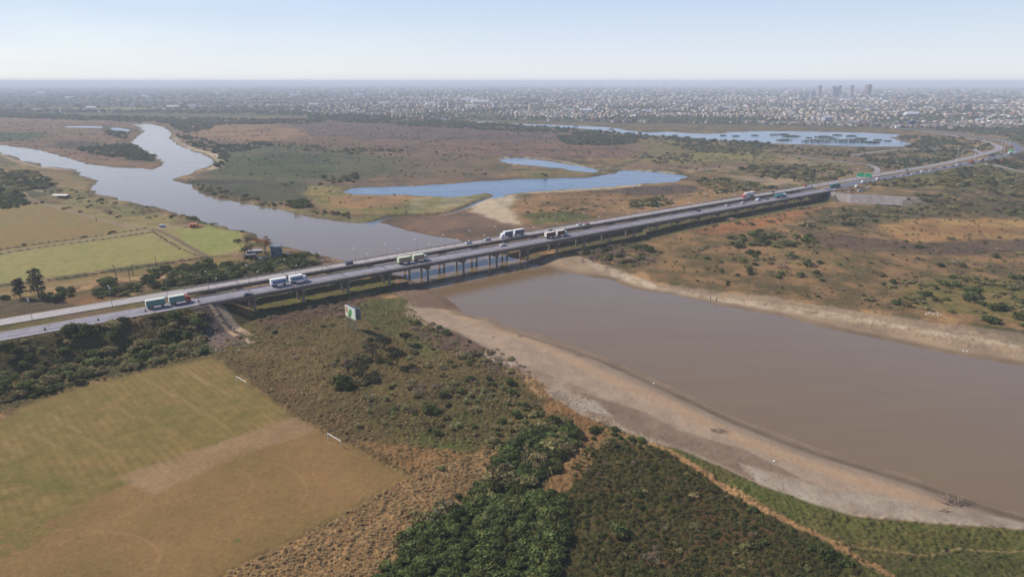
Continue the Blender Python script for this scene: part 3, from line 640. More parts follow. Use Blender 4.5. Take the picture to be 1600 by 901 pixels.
# ------------------------------------------------------------------ water
def water_mat(name, base, rough, wave, wscale, streak=0.0, tint2=None):
    m = bpy.data.materials.new(name); m.use_nodes = True; N = m.node_tree.nodes; L = m.node_tree.links; b = N['Principled BSDF']
    b.inputs['IOR'].default_value = 1.5; b.inputs['Specular IOR Level'].default_value = 0.5
    tc = N.new('ShaderNodeTexCoord')
    t = N.new('ShaderNodeTexNoise'); t.inputs['Scale'].default_value = wscale; t.inputs['Detail'].default_value = 4
    L.new(tc.outputs['Object'], t.inputs['Vector'])
    tb = N.new('ShaderNodeTexNoise'); tb.inputs['Scale'].default_value = wscale * .16; tb.inputs['Detail'].default_value = 5; tb.inputs['Distortion'].default_value = 1.2
    L.new(tc.outputs['Object'], tb.inputs['Vector'])
    b2 = N.new('ShaderNodeBump'); b2.inputs['Strength'].default_value = wave * .35; b2.inputs['Distance'].default_value = 1.0; L.new(tb.outputs['Fac'], b2.inputs['Height'])
    bp = N.new('ShaderNodeBump'); bp.inputs['Strength'].default_value = wave; bp.inputs['Distance'].default_value = 0.25; L.new(b2.outputs[0], bp.inputs['Normal'])
    L.new(t.outputs['Fac'], bp.inputs['Height']); L.new(bp.outputs[0], b.inputs['Normal'])
    t2 = N.new('ShaderNodeTexNoise'); t2.inputs['Scale'].default_value = 0.035; t2.inputs['Detail'].default_value = 6; t2.inputs['Distortion'].default_value = 1.2
    mpg = N.new('ShaderNodeMapping'); mpg.inputs['Rotation'].default_value = (0, 0, math.radians(48)); mpg.inputs['Scale'].default_value = (.5, 2.4, 1)
    L.new(tc.outputs['Object'], mpg.inputs['Vector']); L.new(mpg.outputs[0], t2.inputs['Vector'])
    mr = N.new('ShaderNodeMapRange'); mr.inputs[1].default_value = 0.35; mr.inputs[2].default_value = 0.65
    mr.inputs[3].default_value = rough - streak; mr.inputs[4].default_value = rough + streak
    L.new(t2.outputs['Fac'], mr.inputs[0]); L.new(mr.outputs[0], b.inputs['Roughness'])
    mx = N.new('ShaderNodeMix'); mx.data_type = 'RGBA'; mx.inputs[6].default_value = (*base, 1); mx.inputs[7].default_value = (*(tint2 or base), 1)
    L.new(t2.outputs['Fac'], mx.inputs[0]); L.new(mx.outputs[2], b.inputs['Base Color'])
    return m
M['river_water'] = water_mat('river_water', lin((110,87,63)), 0.09, 0.2, 0.8, 0.05, lin((118,100,70)))
M['pond_water'] = water_mat('pond_water', lin((48,78,108)), 0.14, 0.4, 0.7, 0.06, lin((60,90,118)))
def sheet(name, poly, z, grow, m):
    P = np.array(poly); n = len(P); area = 0.5 * np.sum(P[:, 0] * np.roll(P[:, 1], -1) - np.roll(P[:, 0], -1) * P[:, 1])
    sg = 1 if area > 0 else -1
    prev = np.roll(P, 1, 0); nx = np.roll(P, -1, 0); t = nx - prev; t /= np.linalg.norm(t, axis=1)[:, None] + 1e-9
    nrm = np.stack([t[:, 1], -t[:, 0]], 1) * sg
    r = np.hypot(P[:, 0], P[:, 1]); Q = P + nrm * (grow * np.clip(r / 400, 0.6, 6))[:, None]
    vs = [Vector((a, b_, 0)) for a, b_ in Q]
    tris = tessellate_polygon([vs])
    mb = MB(); mb.poly([(v.x, v.y, z) for v in vs], [tuple(t_) for t_ in tris], m); o = mb.build(name)
    if o.data.polygons[0].normal.z < 0: o.data.flip_normals()
    return tag(o, kind='structure')
mb = MB(); xs_ = [p[0] for p in riverW]; ys_ = [p[1] for p in riverW]
mb.poly([(min(xs_), min(ys_), WL), (1100, min(ys_), WL), (1100, max(ys_) + 20, WL), (min(xs_), max(ys_) + 20, WL)], [(0, 1, 2, 3)], 'river_water')
tag(mb.build('river'), kind='structure')
sheet('pond', pondW, WL + 0.01, 4, 'pond_water'); sheet('pond', poolW, WL + 0.012, 4, 'pond_water')
sheet('lagoon_water', lagW, WL + 0.014, 4, 'pond_water')
for s_ in slivW: sheet('pond', s_, WL + 0.016, 1, 'pond_water')
mb = MB(); mb.strip(streamW, 3.2, -3.2, -1.47, 'pond_water'); tag(mb.build('stream'), kind='structure')

# ------------------------------------------------------------------ roads (structure)
def road(name, pts, wl, wr, z, m):
    mb = MB(); mb.strip(pts, wl, wr, z, m); return tag(mb.build(name), kind='structure')
road('road', near_l, 6.0, -6.0, 0.0, 'asphalt_near'); road('road', far_l, 5.0, -5.0, 0.0, 'asphalt_far')
MM('asphalt_bend', lin((96, 96, 108)), rough=0.9, var=0.12, vscale=0.1); MM('asphalt_worn', lin((132, 126, 128)), rough=0.9, var=0.12, vscale=0.1)
road('road', near_r, 6.4, -6.4, 0.0, 'asphalt_bend'); road('road', far_r, 5.4, -5.4, 0.0, 'asphalt_worn')
for p in (ramp, ramp2, ramp3): road('slip_road', p, 3.2, -3.2, -0.1, 'asphalt_worn')
# paved retaining slope under the parked cars
T_ = [U(x, y, 8.9) for x, y in ((1297.5,299.8),(1312,301.2),(1330,303),(1355,304.3),(1380,305.5),(1410,307.3),(1438,309))]
mb = MB(); vs = []; MM('paving', lin((134, 124, 120)), rough=.95, var=.25, vscale=.25)
for i_, p in enumerate(T_):
    a_, b_ = T_[max(i_ - 1, 0)], T_[min(i_ + 1, len(T_) - 1)]; tx_, ty_ = b_[0] - a_[0], b_[1] - a_[1]; L_ = math.hypot(tx_, ty_); nx_, ny_ = ty_ / L_, -tx_ / L_; hb_ = 10.5 - i_ * .2
    for t_, z_ in ((0, 9.15), (.02, 8.85), (1, 1.2 + i_ * .25), (1.12, 1.15 + i_ * .25)): vs.append((p[0] + nx_ * hb_ * t_, p[1] + ny_ * hb_ * t_, z_))
mb.poly(vs, [(4 * k + q_, 4 * k + q_ + 1, 4 * k + q_ + 5, 4 * k + q_ + 4) for k in range(len(T_) - 1) for q_ in range(3)], 'paving')
tag(mb.build('retaining_wall'), 'long grey paved retaining slope below the parked cars at the bridge end', 'wall')
mb = MB()
for pts, hw in ((near_l, 5.6), (far_l, 4.6), (near_r, 6.0), (far_r, 5.0)):
    for e in (-hw, hw): mb.strip(pts, e + 0.09, e - 0.09, 0.006, 'marking')
for o_ in (NEAR_O - 1.8, NEAR_O + 1.8, FAR_O):
    for s in range(-140, 68, 12): mb.strip([(*so(s, o_), 9.5), (*so(s + 4, o_), 9.5)], 0.08, -0.08, 0.006, 'marking')
tag(mb.build('road_markings'), kind='structure')

# ------------------------------------------------------------------ twin bridges
def obox(mb, s0, s1, o0, o1, z0, z1, m):
    vs = [(*so(s, o), z) for z in (z0, z1) for s, o in ((s0, o0), (s1, o0), (s1, o1), (s0, o1))]
    mb.poly(vs, [(3, 2, 1, 0), (4, 5, 6, 7), (0, 1, 5, 4), (1, 2, 6, 5), (2, 3, 7, 6), (3, 0, 4, 7)], m)
PIERS = [95.3 + 24.9 * k for k in range(22)]
def bridge(o0, o1, asph, label):
    root = empty('road_bridge', (*so(356, (o0 + o1) / 2), 0), 0, label=label, cat='bridge', group='twin motorway bridges over the river')
    inv = Vector(root.location)
    def bld(mb, name, par=root):
        o = mb.build(name, par); o.matrix_parent_inverse = Matrix.Translation(-inv) if par is root else Matrix(); return o
    mb = MB(); obox(mb, 69.5, 642.5, o0, o1, 8.85, 9.44, 'concrete'); dk = bld(mb, 'deck')
    mb = MB(); obox(mb, 69.4, 642.6, o0 + 0.5, o1 - 0.5, 9.443, 9.503, asph)
    for s in PIERS: obox(mb, s - .22, s + .22, o0 + 0.52, o1 - 0.52, 9.49, 9.5055, 'rubber')
    bld(mb, 'carriageway')
    mb = MB()
    for o in (o0 + 0.9, o1 - 0.9): obox(mb, 70, 642, o - 0.08, o + 0.08, 9.5, 9.507, 'marking')
    for f in ((1, 2) if o1 - o0 > 11 else (1.5,)):
        oo = o0 + (o1 - o0) * f / 3
        for s in range(74, 640, 12): obox(mb, s, s + 4, oo - 0.07, oo + 0.07, 9.5, 9.507, 'marking')
    bld(mb, 'lane_markings')

    for k in range(4):
        oo = o0 + 1.1 + (o1 - o0 - 2.2) * k / 3
        mb = MB(); obox(mb, 70, 642, oo - 0.35, oo + 0.35, 7.5, 8.85, 'concrete_dark'); bld(mb, 'girder')
    for o in (o0 + 0.2, o1 - 0.2):
        mb = MB(); obox(mb, 69.5, 642.5, o - 0.18, o + 0.18, 9.445, 9.72, 'concrete')
        obox(mb, 69.5, 642.5, o - 0.05, o + 0.05, 10.15, 10.3, 'rail_steel'); obox(mb, 69.5, 642.5, o - 0.04, o + 0.04, 9.86, 9.96, 'rail_steel')
        for s in range(70, 643, 3): obox(mb, s, s + 0.14, o - 0.06, o + 0.06, 9.72, 10.3, 'rail_steel')
        bld(mb, 'parapet')
    oc = (o0 + o1) / 2; proto = None
    for i, s in enumerate(PIERS):
        x, y = so(s, oc)
        if proto is None:
            hb = MB(); w2 = (o1 - o0) / 2 - 0.15
            # cap beam: hammerhead with tapering ends, along local y
            prof = [(-w2, 7.47), (w2, 7.47), (w2, 6.2), (w2 * 0.6, 5.2), (-w2 * 0.6, 5.2), (-w2, 6.2)]
            vs = [(-0.75, yy, zz) for yy, zz in prof] + [(0.75, yy, zz) for yy, zz in prof]
            n = 6; hb.poly(vs, [(k, (k + 1) % n, n + (k + 1) % n, n + k) for k in range(n)] + [tuple(range(n)), tuple(range(2 * n - 1, n - 1, -1))], 'concrete')
            cap = hb.build('pier', root); cap.location = Vector((x, y, 0)) - inv; cap.rotation_euler = (0, 0, ANG)
            for yy in (-w2 + 2.0, w2 - 2.0):
                cb = MB(); cb.tube((0, yy, -4.5), (0, yy, 5.25), 0.68, 0.68, 'concrete', 12); cb.build('column', cap, smooth=False)
            proto = cap
        else:
            c = copy_tree(proto, root); c.location = Vector((x, y, 0)) - inv
    for s, sg in ((69.6, -1), (642.4, 1)):
        mb = MB(); a, b_ = (s - 1.6, s + 0.2) if sg < 0 else (s - 0.2, s + 1.6)
        obox(mb, a, b_, o0 - 0.05, o1 + 0.05, -1, 8.83, 'concrete_dark'); bld(mb, 'abutment')
    return root
bridge(331.2, 343.2, 'asphalt_near', 'dark asphalt motorway bridge with two trailer lorries heading inland, nearer of the twin bridges')
bridge(353.6, 363.3, 'asphalt_far', 'paler narrow motorway bridge standing behind the wider dark one')
# long abutment wall at the right end
mb = MB(); obox(mb, 622, 641.9, 344.2, 352.6, -1, 8.6, 'concrete_dark')
tag(mb.build('abutment_wall'), 'grey concrete abutment block between the twin bridge ends by the parked cars', 'wall')


# ------------------------------------------------------------------ plants
def foliage(rng, lobes, n, leaf, flat=0.0, jit=0.9, lo=0.62, tone=(0.6, 1.35)):
    w_ = np.array([l[3] * l[3] for l in lobes], float); w_ /= w_.sum()
    ii = rng.choice(len(lobes), n, p=w_)
    c = np.array([l[:3] for l in lobes])[ii]; r = np.array([[l[3], l[3], l[3] * (l[4] if len(l) > 4 else 0.85)] for l in lobes])[ii]
    d = rng.normal(size=(n, 3)); d /= np.linalg.norm(d, axis=1)[:, None]; d[:, 2] = np.where(rng.rand(n) < 0.7, np.abs(d[:, 2]), d[:, 2])
    p = c + d * r * (lo + (1.05 - lo) * rng.rand(n) ** 0.6)[:, None]
    p[:, 2] = np.maximum(p[:, 2], 0.02)
    nn = d + jit * rng.normal(size=(n, 3)) * 0.6; nn /= np.linalg.norm(nn, axis=1)[:, None]
    a = np.cross(nn, rng.normal(size=(n, 3))); a /= np.linalg.norm(a, axis=1)[:, None]; b_ = np.cross(nn, a)
    s = leaf * (0.6 + 0.8 * rng.rand(n))[:, None]
    v = np.stack([p - a * s, p - b_ * s * 0.7, p + a * s, p + b_ * s * 0.7], 1)
    V = v.reshape(-1, 3); Fq = np.arange(4 * n).reshape(n, 4)
    clump = tone[0] + (tone[1] - tone[0]) * (0.55 * rng.rand(len(lobes))[ii] + 0.45 * rng.rand(n))
    T = np.stack([clump * (1 + 0.12 * rng.normal(size=n)), clump, clump * (0.85 + 0.2 * rng.rand(n))], 1)
    return V, Fq, np.clip(T, 0.2, 2)
M['leaf_dark'] = leafmat('leaf_dark', lin((92, 100, 56)), 0.30)
M['leaf_green'] = leafmat('leaf_green', lin((98, 107, 60)), 0.25)
M['leaf_olive'] = leafmat('leaf_olive', lin((146, 136, 94)), 0.30)
M['leaf_grey'] = leafmat('leaf_grey', lin((150, 130, 112)), 0.28)
M['leaf_pine'] = leafmat('leaf_pine', lin((66, 74, 56)), 0.1)
M['leaf_far'] = leafmat('leaf_far', lin((100, 108, 80)), 0.30)
M['leaf_acacia'] = leafmat('leaf_acacia', lin((66, 68, 46)), 0.1, .2)
M['leaf_bare'] = leafmat('leaf_bare', lin((92, 80, 68)), 0.1, .2)
M['leaf_pampas'] = leafmat('leaf_pampas', lin((136, 142, 88)), 0.15, .4)
M['leaf_rust'] = leafmat('leaf_rust', lin((140, 96, 62)), 0.1)
M['straw'] = leafmat('straw', lin((190, 164, 122)), 0.08, 0.35)
M['straw_olive'] = leafmat('straw_olive', lin((160, 143, 96)), 0.16, 0.35)
M['dead_stalk'] = leafmat('dead_stalk', lin((158, 138, 124)), 0.25, 0.2)
M['plume'] = leafmat('plume', lin((205, 196, 172)), 0.1, 0.4)
def shrub_mesh(seed, m, n=420, leaf=0.13, spread=1.0, low=0.75):
    rng = np.random.RandomState(seed); k = rng.randint(5, 10); spread *= 1.15
    lobes = [(0, 0, 0.45, 0.62, low)] + [(0.62 * spread * math.cos(a) * rng.uniform(.5, 1.1), 0.62 * spread * math.sin(a) * rng.uniform(.5, 1.1), rng.uniform(.2, .62), rng.uniform(.2, .52), low)
             for a in np.linspace(0, 6.28, k)[:-1] + rng.rand() * 2]
    V, Fq, T = foliage(rng, lobes, n, leaf)
    return npmesh('shrub', V, Fq, [m], cols=T)
SH = {'dark': [shrub_mesh(i, 'leaf_dark', 460, 0.12) for i in (1, 2, 3)], 'green': [shrub_mesh(i, 'leaf_green', 420, 0.12) for i in (4, 5)],
      'olive': [shrub_mesh(i, 'leaf_olive', 360, 0.13, 1.2, 0.6) for i in (6, 7)], 'grey': [shrub_mesh(i, 'leaf_grey', 260, 0.10, 1.2, 0.6) for i in (8, 9)],
      'far': [shrub_mesh(i, 'leaf_far', 110, 0.26) for i in (10, 11, 12)]}
def tuft_mesh(seed, m, blades=26, h=1.0, lean=0.5, wd=0.05, plumes=0):
    rng = np.random.RandomState(seed); V = []; Fq = []; T = []; mi = []
    for k in range(blades):
        a = rng.rand() * 6.28; r0 = rng.rand() * 0.16; ln = lean * rng.uniform(.3, 1.1); hh = h * rng.uniform(.55, 1)
        c, s_ = math.cos(a), math.sin(a); px_, py_ = -s_ * wd, c * wd
        b0 = (c * r0, s_ * r0); b1 = (c * (r0 + ln * .45), s_ * (r0 + ln * .45)); b2 = (c * (r0 + ln), s_ * (r0 + ln))
        n = len(V); V += [(b0[0] - px_, b0[1] - py_, 0), (b0[0] + px_, b0[1] + py_, 0), (b1[0] + px_, b1[1] + py_, hh * .7), (b1[0] - px_, b1[1] - py_, hh * .7),
                          (b2[0] + px_ * .3, b2[1] + py_ * .3, hh * (1 - .3 * ln)), (b2[0] - px_ * .3, b2[1] - py_ * .3, hh * (1 - .3 * ln))]
        Fq += [(n, n + 1, n + 2, n + 3), (n + 3, n + 2, n + 4, n + 5)]; t = rng.uniform(.6, 1.35); T += [(t, t, t * .95)] * 2; mi += [0, 0]
    for k in range(plumes):
        a = rng.rand() * 6.28; r = rng.rand() * .35; x, y = math.cos(a) * r, math.sin(a) * r; z = h * rng.uniform(1.2, 1.7)
        n = len(V)
        for dx, dy in ((.07, 0), (0, .07)):
            n = len(V); V += [(x - dx, y - dy, z - .42), (x + dx, y + dy, z - .42), (x + dx * .8, y + dy * .8, z), (x - dx * .8, y - dy * .8, z)]
            Fq.append((n, n + 1, n + 2, n + 3)); T.append((1.1, 1.1, 1.1)); mi.append(1)
        n = len(V); V += [(x - .012, y, 0), (x + .012, y, 0), (x + .012, y, z - .4), (x - .012, y, z - .4)]; Fq.append((n, n + 1, n + 2, n + 3)); T.append((1, 1, 1)); mi.append(0)
    return npmesh('tuft', V, Fq, [m, 'plume'], mi=mi, cols=np.array(T))
def mound_mesh(seed, m, n=60, leaf=.13, r=.5, low=.8):
    rng = np.random.RandomState(seed); lobes = [(rng.uniform(-.22, .22), rng.uniform(-.22, .22), .08, r * rng.uniform(.5, 1), low) for _ in range(4)]
    V, Fq, T = foliage(rng, lobes, n, leaf, tone=(.75, 1.25)); return npmesh('tuft', V, Fq, [m], cols=T)
M['leaf_heath'] = leafmat('leaf_heath', lin((92, 94, 54)), 0.22, 0.35)
TF = {'heath': [mound_mesh(i, 'leaf_heath', 60, .14, .55, .55) for i in (11, 12)], 'straw': [mound_mesh(i, 'straw') for i in (1, 2)], 'olive': [mound_mesh(i, 'straw_olive') for i in (3, 4)],
      'green': [mound_mesh(i, 'leaf_green', 60, .12, .5, .4) for i in (5, 6)], 'stalk': [mound_mesh(i, 'dead_stalk', 50, .09, .45, .7) for i in (7, 8)]}
def pampas_mesh(seed, np_):
    rng = np.random.RandomState(seed); lobes = [(0, 0, .35, .75, .8)] + [(rng.uniform(-.4, .4), rng.uniform(-.4, .4), .3, rng.uniform(.3, .55), .8) for _ in range(4)]
    V, Fq, T = foliage(rng, lobes, 220, .12, lo=.4, tone=(.7, 1.35)); V = list(map(tuple, V)); Fq = list(map(tuple, Fq)); T = list(map(tuple, T)); mi = [0] * len(Fq)
    for k in range(np_):
        a = rng.rand() * 6.28; r = rng.rand() * .5; x, y = math.cos(a) * r, math.sin(a) * r; z = rng.uniform(1.15, 1.45)
        for dx, dy in ((.055, 0), (0, .055)):
            n = len(V); V += [(x - dx, y - dy, z - .38), (x + dx, y + dy, z - .38), (x * 1.1 + dx * .5, y * 1.1 + dy * .5, z), (x * 1.1 - dx * .5, y * 1.1 - dy * .5, z)]; Fq.append((n, n + 1, n + 2, n + 3)); T.append((1.0, 1.0, 1.0)); mi.append(1)
    return npmesh('tuft', V, Fq, ['leaf_pampas', 'plume'], mi=mi, cols=np.array(T))
PAMPAS = [pampas_mesh(20, 6), pampas_mesh(21, 4)]
def inside_pts(poly_px, spacing, jitter=0.9, z=0.0, keepn=None, thresh=-9, seed=1, world=False):
    W_ = poly_px if world else pxs(poly_px, z); P = np.array(W_); rng = np.random.RandomState(seed)
    x0, y0 = P.min(0); x1, y1 = P.max(0)
    xs = np.arange(x0, x1, spacing); ys = np.arange(y0, y1, spacing)
    X, Y = np.meshgrid(xs, ys); X = X.ravel() + (rng.rand(X.size) - .5) * spacing * jitter; Y = Y.ravel() + (rng.rand(Y.size) - .5) * spacing * jitter
    m = sdf(X, Y, W_) > 0; X, Y = X[m], Y[m]
    if thresh > -5:
        m = fbm(X, Y, (keepn or 25), seed + 5, 3) + 0.15 * rng.normal(size=len(X)) > thresh; X, Y = X[m], Y[m]
    return X, Y
# (outline, spacing, radius lo/hi, kinds, threshold, noise scale)
SCRUB = [
 ([(-60,565),(0,552),(60,535),(150,520),(240,505),(300,500),(322,520),(326,552),(240,567),(130,597),(40,628),(-60,660)], 3.7, 1.4, 3.6, ['dark','green','olive','olive'], -.22, 14),
 ([(230,500),(310,488),(322,520),(322,548),(270,552),(240,530)], 3.6, 1.5, 3.0, ['olive','green','olive'], -9, 14),
 ([(612,862),(650,812),(720,775),(770,735),(800,695),(850,658),(893,662),(900,695),(868,735),(820,765),(760,785),(690,826),(640,878)], 2.7, 1.9, 3.6, ['dark','dark','olive','green'], -9, 14),
 ([(570,915),(655,840),(735,790),(800,768),(868,772),(898,800),(886,850),(868,930)], 2.4, 1.3, 3.2, ['green','green','green','dark'], -9, 14),
 ([(905,664),(960,672),(1008,690),(1000,704),(935,698)], 2.6, 1.1, 1.9, ['dark','green'], -.2, 8),
 ([(800,625),(850,640),(880,660),(840,700),(790,720),(745,735),(755,690)], 3.4, 1.0, 2.2, ['olive','green','olive'], -.15, 10),
 ([(900,715),(1040,705),(1130,765),(1250,835),(1340,900),(1340,930),(890,930),(890,800)], 4.6, .7, 1.6, ['dark','olive','dark','grey'], .0, 10),
 ([(148,462),(165,442),(205,447),(240,427),(262,417),(330,412),(400,408),(470,398),(498,406),(470,422),(330,441),(240,456),(160,468)], 4.6, 2.4, 4.2, ['dark','olive','dark','green'], -.35, 16),
 ([(270,428),(400,415),(480,400),(495,412),(400,432),(270,447)], 4.0, 2.4, 4.0, ['dark','dark','olive'], -9, 16),
 ([(60,462),(110,450),(118,466),(75,474)], 4.2, 1.8, 3.2, ['dark','green'], -9, 10),
 ([(-60,470),(20,462),(24,476),(-60,492)], 4.6, 1.6, 3, ['dark','olive'], -.1, 10),
 ([(380,400),(440,395),(490,398),(520,410),(470,418),(400,412)], 4, 1.6, 3.6, ['olive','dark','grey'], -.2, 10),
 ([(500,560),(640,500),(700,540),(800,575),(860,620),(850,680),(760,700),(700,690),(600,660),(540,620)], 5.2, .9, 2.6, ['olive','dark','olive','grey','green'], .05, 14),
 ([(330,530),(440,500),(560,490),(560,560),(440,560)], 7, .6, 1.3, ['olive','grey'], .1, 12),
 ([(390,500),(520,472),(590,470),(560,492),(470,508),(400,522)], 3.2, .8, 1.5, ['grey','grey','olive'], -.1, 10),
 ([(640,500),(690,508),(720,540),(690,556),(650,540)], 3.6, 1.0, 2.2, ['grey','olive','green'], -.15, 9),
 ([(690,520),(780,548),(830,580),(800,590),(720,560)], 3.8, .8, 1.6, ['olive','grey'], -.1, 9),
 ([(895,390),(950,378),(1000,384),(1030,396),(1015,412),(950,414),(915,404)], 5, 2, 3.8, ['olive','grey','dark','grey'], -.25, 18),
 ([(1130,375),(1190,366),(1275,372),(1275,387),(1150,388)], 5.5, 2, 3.6, ['dark','olive','green'], -.35, 18),
 ([(1060,350),(1200,330),(1280,322),(1300,335),(1200,352),(1080,372)], 10, 1.4, 3, ['olive','grey'], .1, 22),
 ([(1080,385),(1140,392),(1290,405),(1290,440),(1200,442),(1100,420)], 7.5, 1.5, 3.0, ['dark','olive','green','grey'], .05, 20),
 ([(1290,330),(1460,318),(1700,312),(1700,345),(1460,338),(1330,352),(1240,366)], 6.5, 1.6, 3.4, ['olive','dark','grey'], -.1, 25),
 ([(1290,378),(1600,372),(1700,385),(1700,450),(1400,460),(1290,440)], 11, 1.2, 3, ['olive','grey','dark'], .12, 30),
 ([(1370,440),(1600,430),(1750,450),(1750,535),(1560,505),(1450,485),(1360,470)], 6, 1.5, 3.4, ['olive','dark','green'], -.02, 20),
 ([(1340,296),(1440,292),(1460,300),(1440,308),(1345,302)], 5.5, 2, 3.6, ['olive','olive','dark'], -.3, 20),
 ([(1460,270),(1700,268),(1700,312),(1480,310),(1450,300)], 7.5, 2, 4.2, ['olive','dark','olive'], -.15, 30),
 ([(1460,254),(1590,256),(1700,262),(1700,270),(1540,268),(1450,272)], 7, 2.2, 4.5, ['dark','far'], -.1, 30),
 ([(975,316),(1035,308),(1052,322),(990,332)], 5, 2, 3.8, ['olive','dark'], -.25, 18),
 ([(820,330),(930,322),(940,335),(840,346)], 8, 1.5, 2.8, ['olive','grey'], .1, 18),
 ([(1085,284),(1130,278),(1180,288),(1215,298),(1120,304)], 6, 2.5, 4.5, ['olive','dark','olive'], -.3, 25),
 ([(1150,262),(1230,256),(1300,262),(1330,272),(1300,284),(1250,286),(1180,276)], 7, 2.5, 5, ['olive','dark','olive'], -.25, 30),
 ([(1350,246),(1400,248),(1470,250),(1468,262),(1390,264),(1352,256)], 8, 2.5, 5, ['far','dark'], -.2, 35),
 ([(1400,210),(1470,216),(1550,226),(1556,238),(1500,248),(1420,236)], 9, 2.5, 5, ['far','dark','far'], -.1, 40),
 ([(1440,196),(1700,200),(1700,226),(1600,226),(1560,212),(1470,204)], 11, 3, 6, ['far'], -.05, 40),
 ([(870,212),(985,214),(1000,222),(960,228),(880,226)], 8, 2.5, 5, ['far'], -.3, 35),
 ([(1035,224),(1110,226),(1190,238),(1180,244),(1090,238)], 8, 2.5, 5, ['far','olive'], -.3, 35),
 ([(1010,242),(1080,240),(1100,252),(1020,256)], 9, 2.5, 4.5, ['far','olive'], .0, 35),
 ([(1140,228),(1240,232),(1400,236),(1500,242),(1490,250),(1350,246),(1200,240)], 10, 2.5, 5, ['far','olive'], .0, 45),
 ([(620,190),(740,192),(900,202),(1060,215),(1180,222),(1250,230),(1180,232),(1000,218),(860,208),(740,202),(620,196)], 12, 3, 6, ['far'], -.12, 70),
 ([(480,180),(640,186),(760,192),(820,198),(700,196),(480,190)], 14, 3, 7, ['far'], -.15, 90),
 ([(-200,173),(0,175),(160,182),(330,186),(500,187),(500,193),(330,196),(160,189),(0,184),(-200,186)], 13, 3, 7, ['far'], -.2, 90),
 ([(265,188),(340,190),(330,202),(290,208),(268,200)], 10, 3, 5, ['far'], -.2, 50),
 ([(272,210),(300,212),(345,226),(420,222),(430,228),(360,240),(352,262),(320,262),(345,245),(300,228)], 9, 2.5, 5, ['far','dark'], -.1, 40),
 ([(420,222),(640,236),(640,244),(560,242),(440,232)], 11, 2, 4.5, ['far','olive'], .0, 45),
 ([(505,278),(560,272),(555,285),(520,288)], 5.5, 2, 4, ['olive','dark'], -.2, 25),
 ([(285,278),(345,298),(430,315),(560,338),(550,343),(420,322),(320,304)], 5.5, 1.4, 3.0, ['dark','olive'], -.05, 22),
 ([(450,316),(480,312),(486,324),(456,326)], 4.5, 1.8, 3.4, ['dark'], -9, 20),
 ([(180,226),(205,224),(243,243),(240,253),(205,250),(130,238),(120,232)], 6.5, 2.2, 4.2, ['far','dark'], -.3, 35),
 ([(160,196),(210,200),(195,218),(165,210)], 9, 2.5, 4.5, ['far'], -.1, 35),
 ([(-60,262),(50,268),(72,278),(90,290),(60,296),(42,298),(30,316),(-60,330)], 5.6, 2.0, 4.4, ['far','olive','dark','olive'], -.12, 24),
 ([(-60,308),(20,306),(46,318),(30,324),(-60,330)], 4.5, 2.2, 3.6, ['dark'], -9, 24),
 ([(70,286),(110,290),(200,322),(300,345),(280,352),(200,342),(110,318),(60,300)], 9, 1.2, 2.6, ['dark','olive','grey'], .08, 20),
 ([(190,316),(300,338),(350,352),(330,350),(240,332)], 6, 1.4, 2.8, ['olive','dark','grey'], -.05, 20),
 ([(290,200),(420,190),(760,200),(1000,215),(1100,232),(1010,250),(790,250),(760,275),(560,286),(440,310),(330,296),(285,280),(340,262),(330,235)], 16, 1.0, 2.4, ['far','olive','grey','far'], .08, 60),
 ([(0,190),(190,190),(200,215),(240,255),(140,250),(0,222)], 16, 1.0, 2.4, ['far','olive','grey'], .05, 60),
 ([(900,390),(1300,326),(1600,345),(1700,500),(1400,485),(1200,460),(1000,425)], 5.2, .6, 1.3, ['olive','grey','grey','dark'], .12, 16),
 ([(800,310),(1000,292),(1180,300),(1000,330),(880,350)], 7, .8, 1.7, ['olive','grey'], .1, 20),
 ([(1060,268),(1300,262),(1440,262),(1500,240),(1400,232),(1200,230),(1060,240)], 12, 1.2, 2.6, ['far','olive','grey'], .05, 40),
 ([(520,292),(620,306),(700,312),(640,334),(540,330),(480,315)], 14, 1, 2, ['olive'], .15, 30),
]
pts = []
for i, (poly, spc, r0, r1, kinds_, th, ns_) in enumerate(SCRUB):
    X, Y = inside_pts(poly, spc, 1.0, 0, ns_, th, 100 + i)
    for x, y in zip(X, Y): pts.append((x, y, (r0 + (r1 - r0) * R.random() ** 1.5) * R.uniform(.65, 1.3), R.choice(kinds_), i))
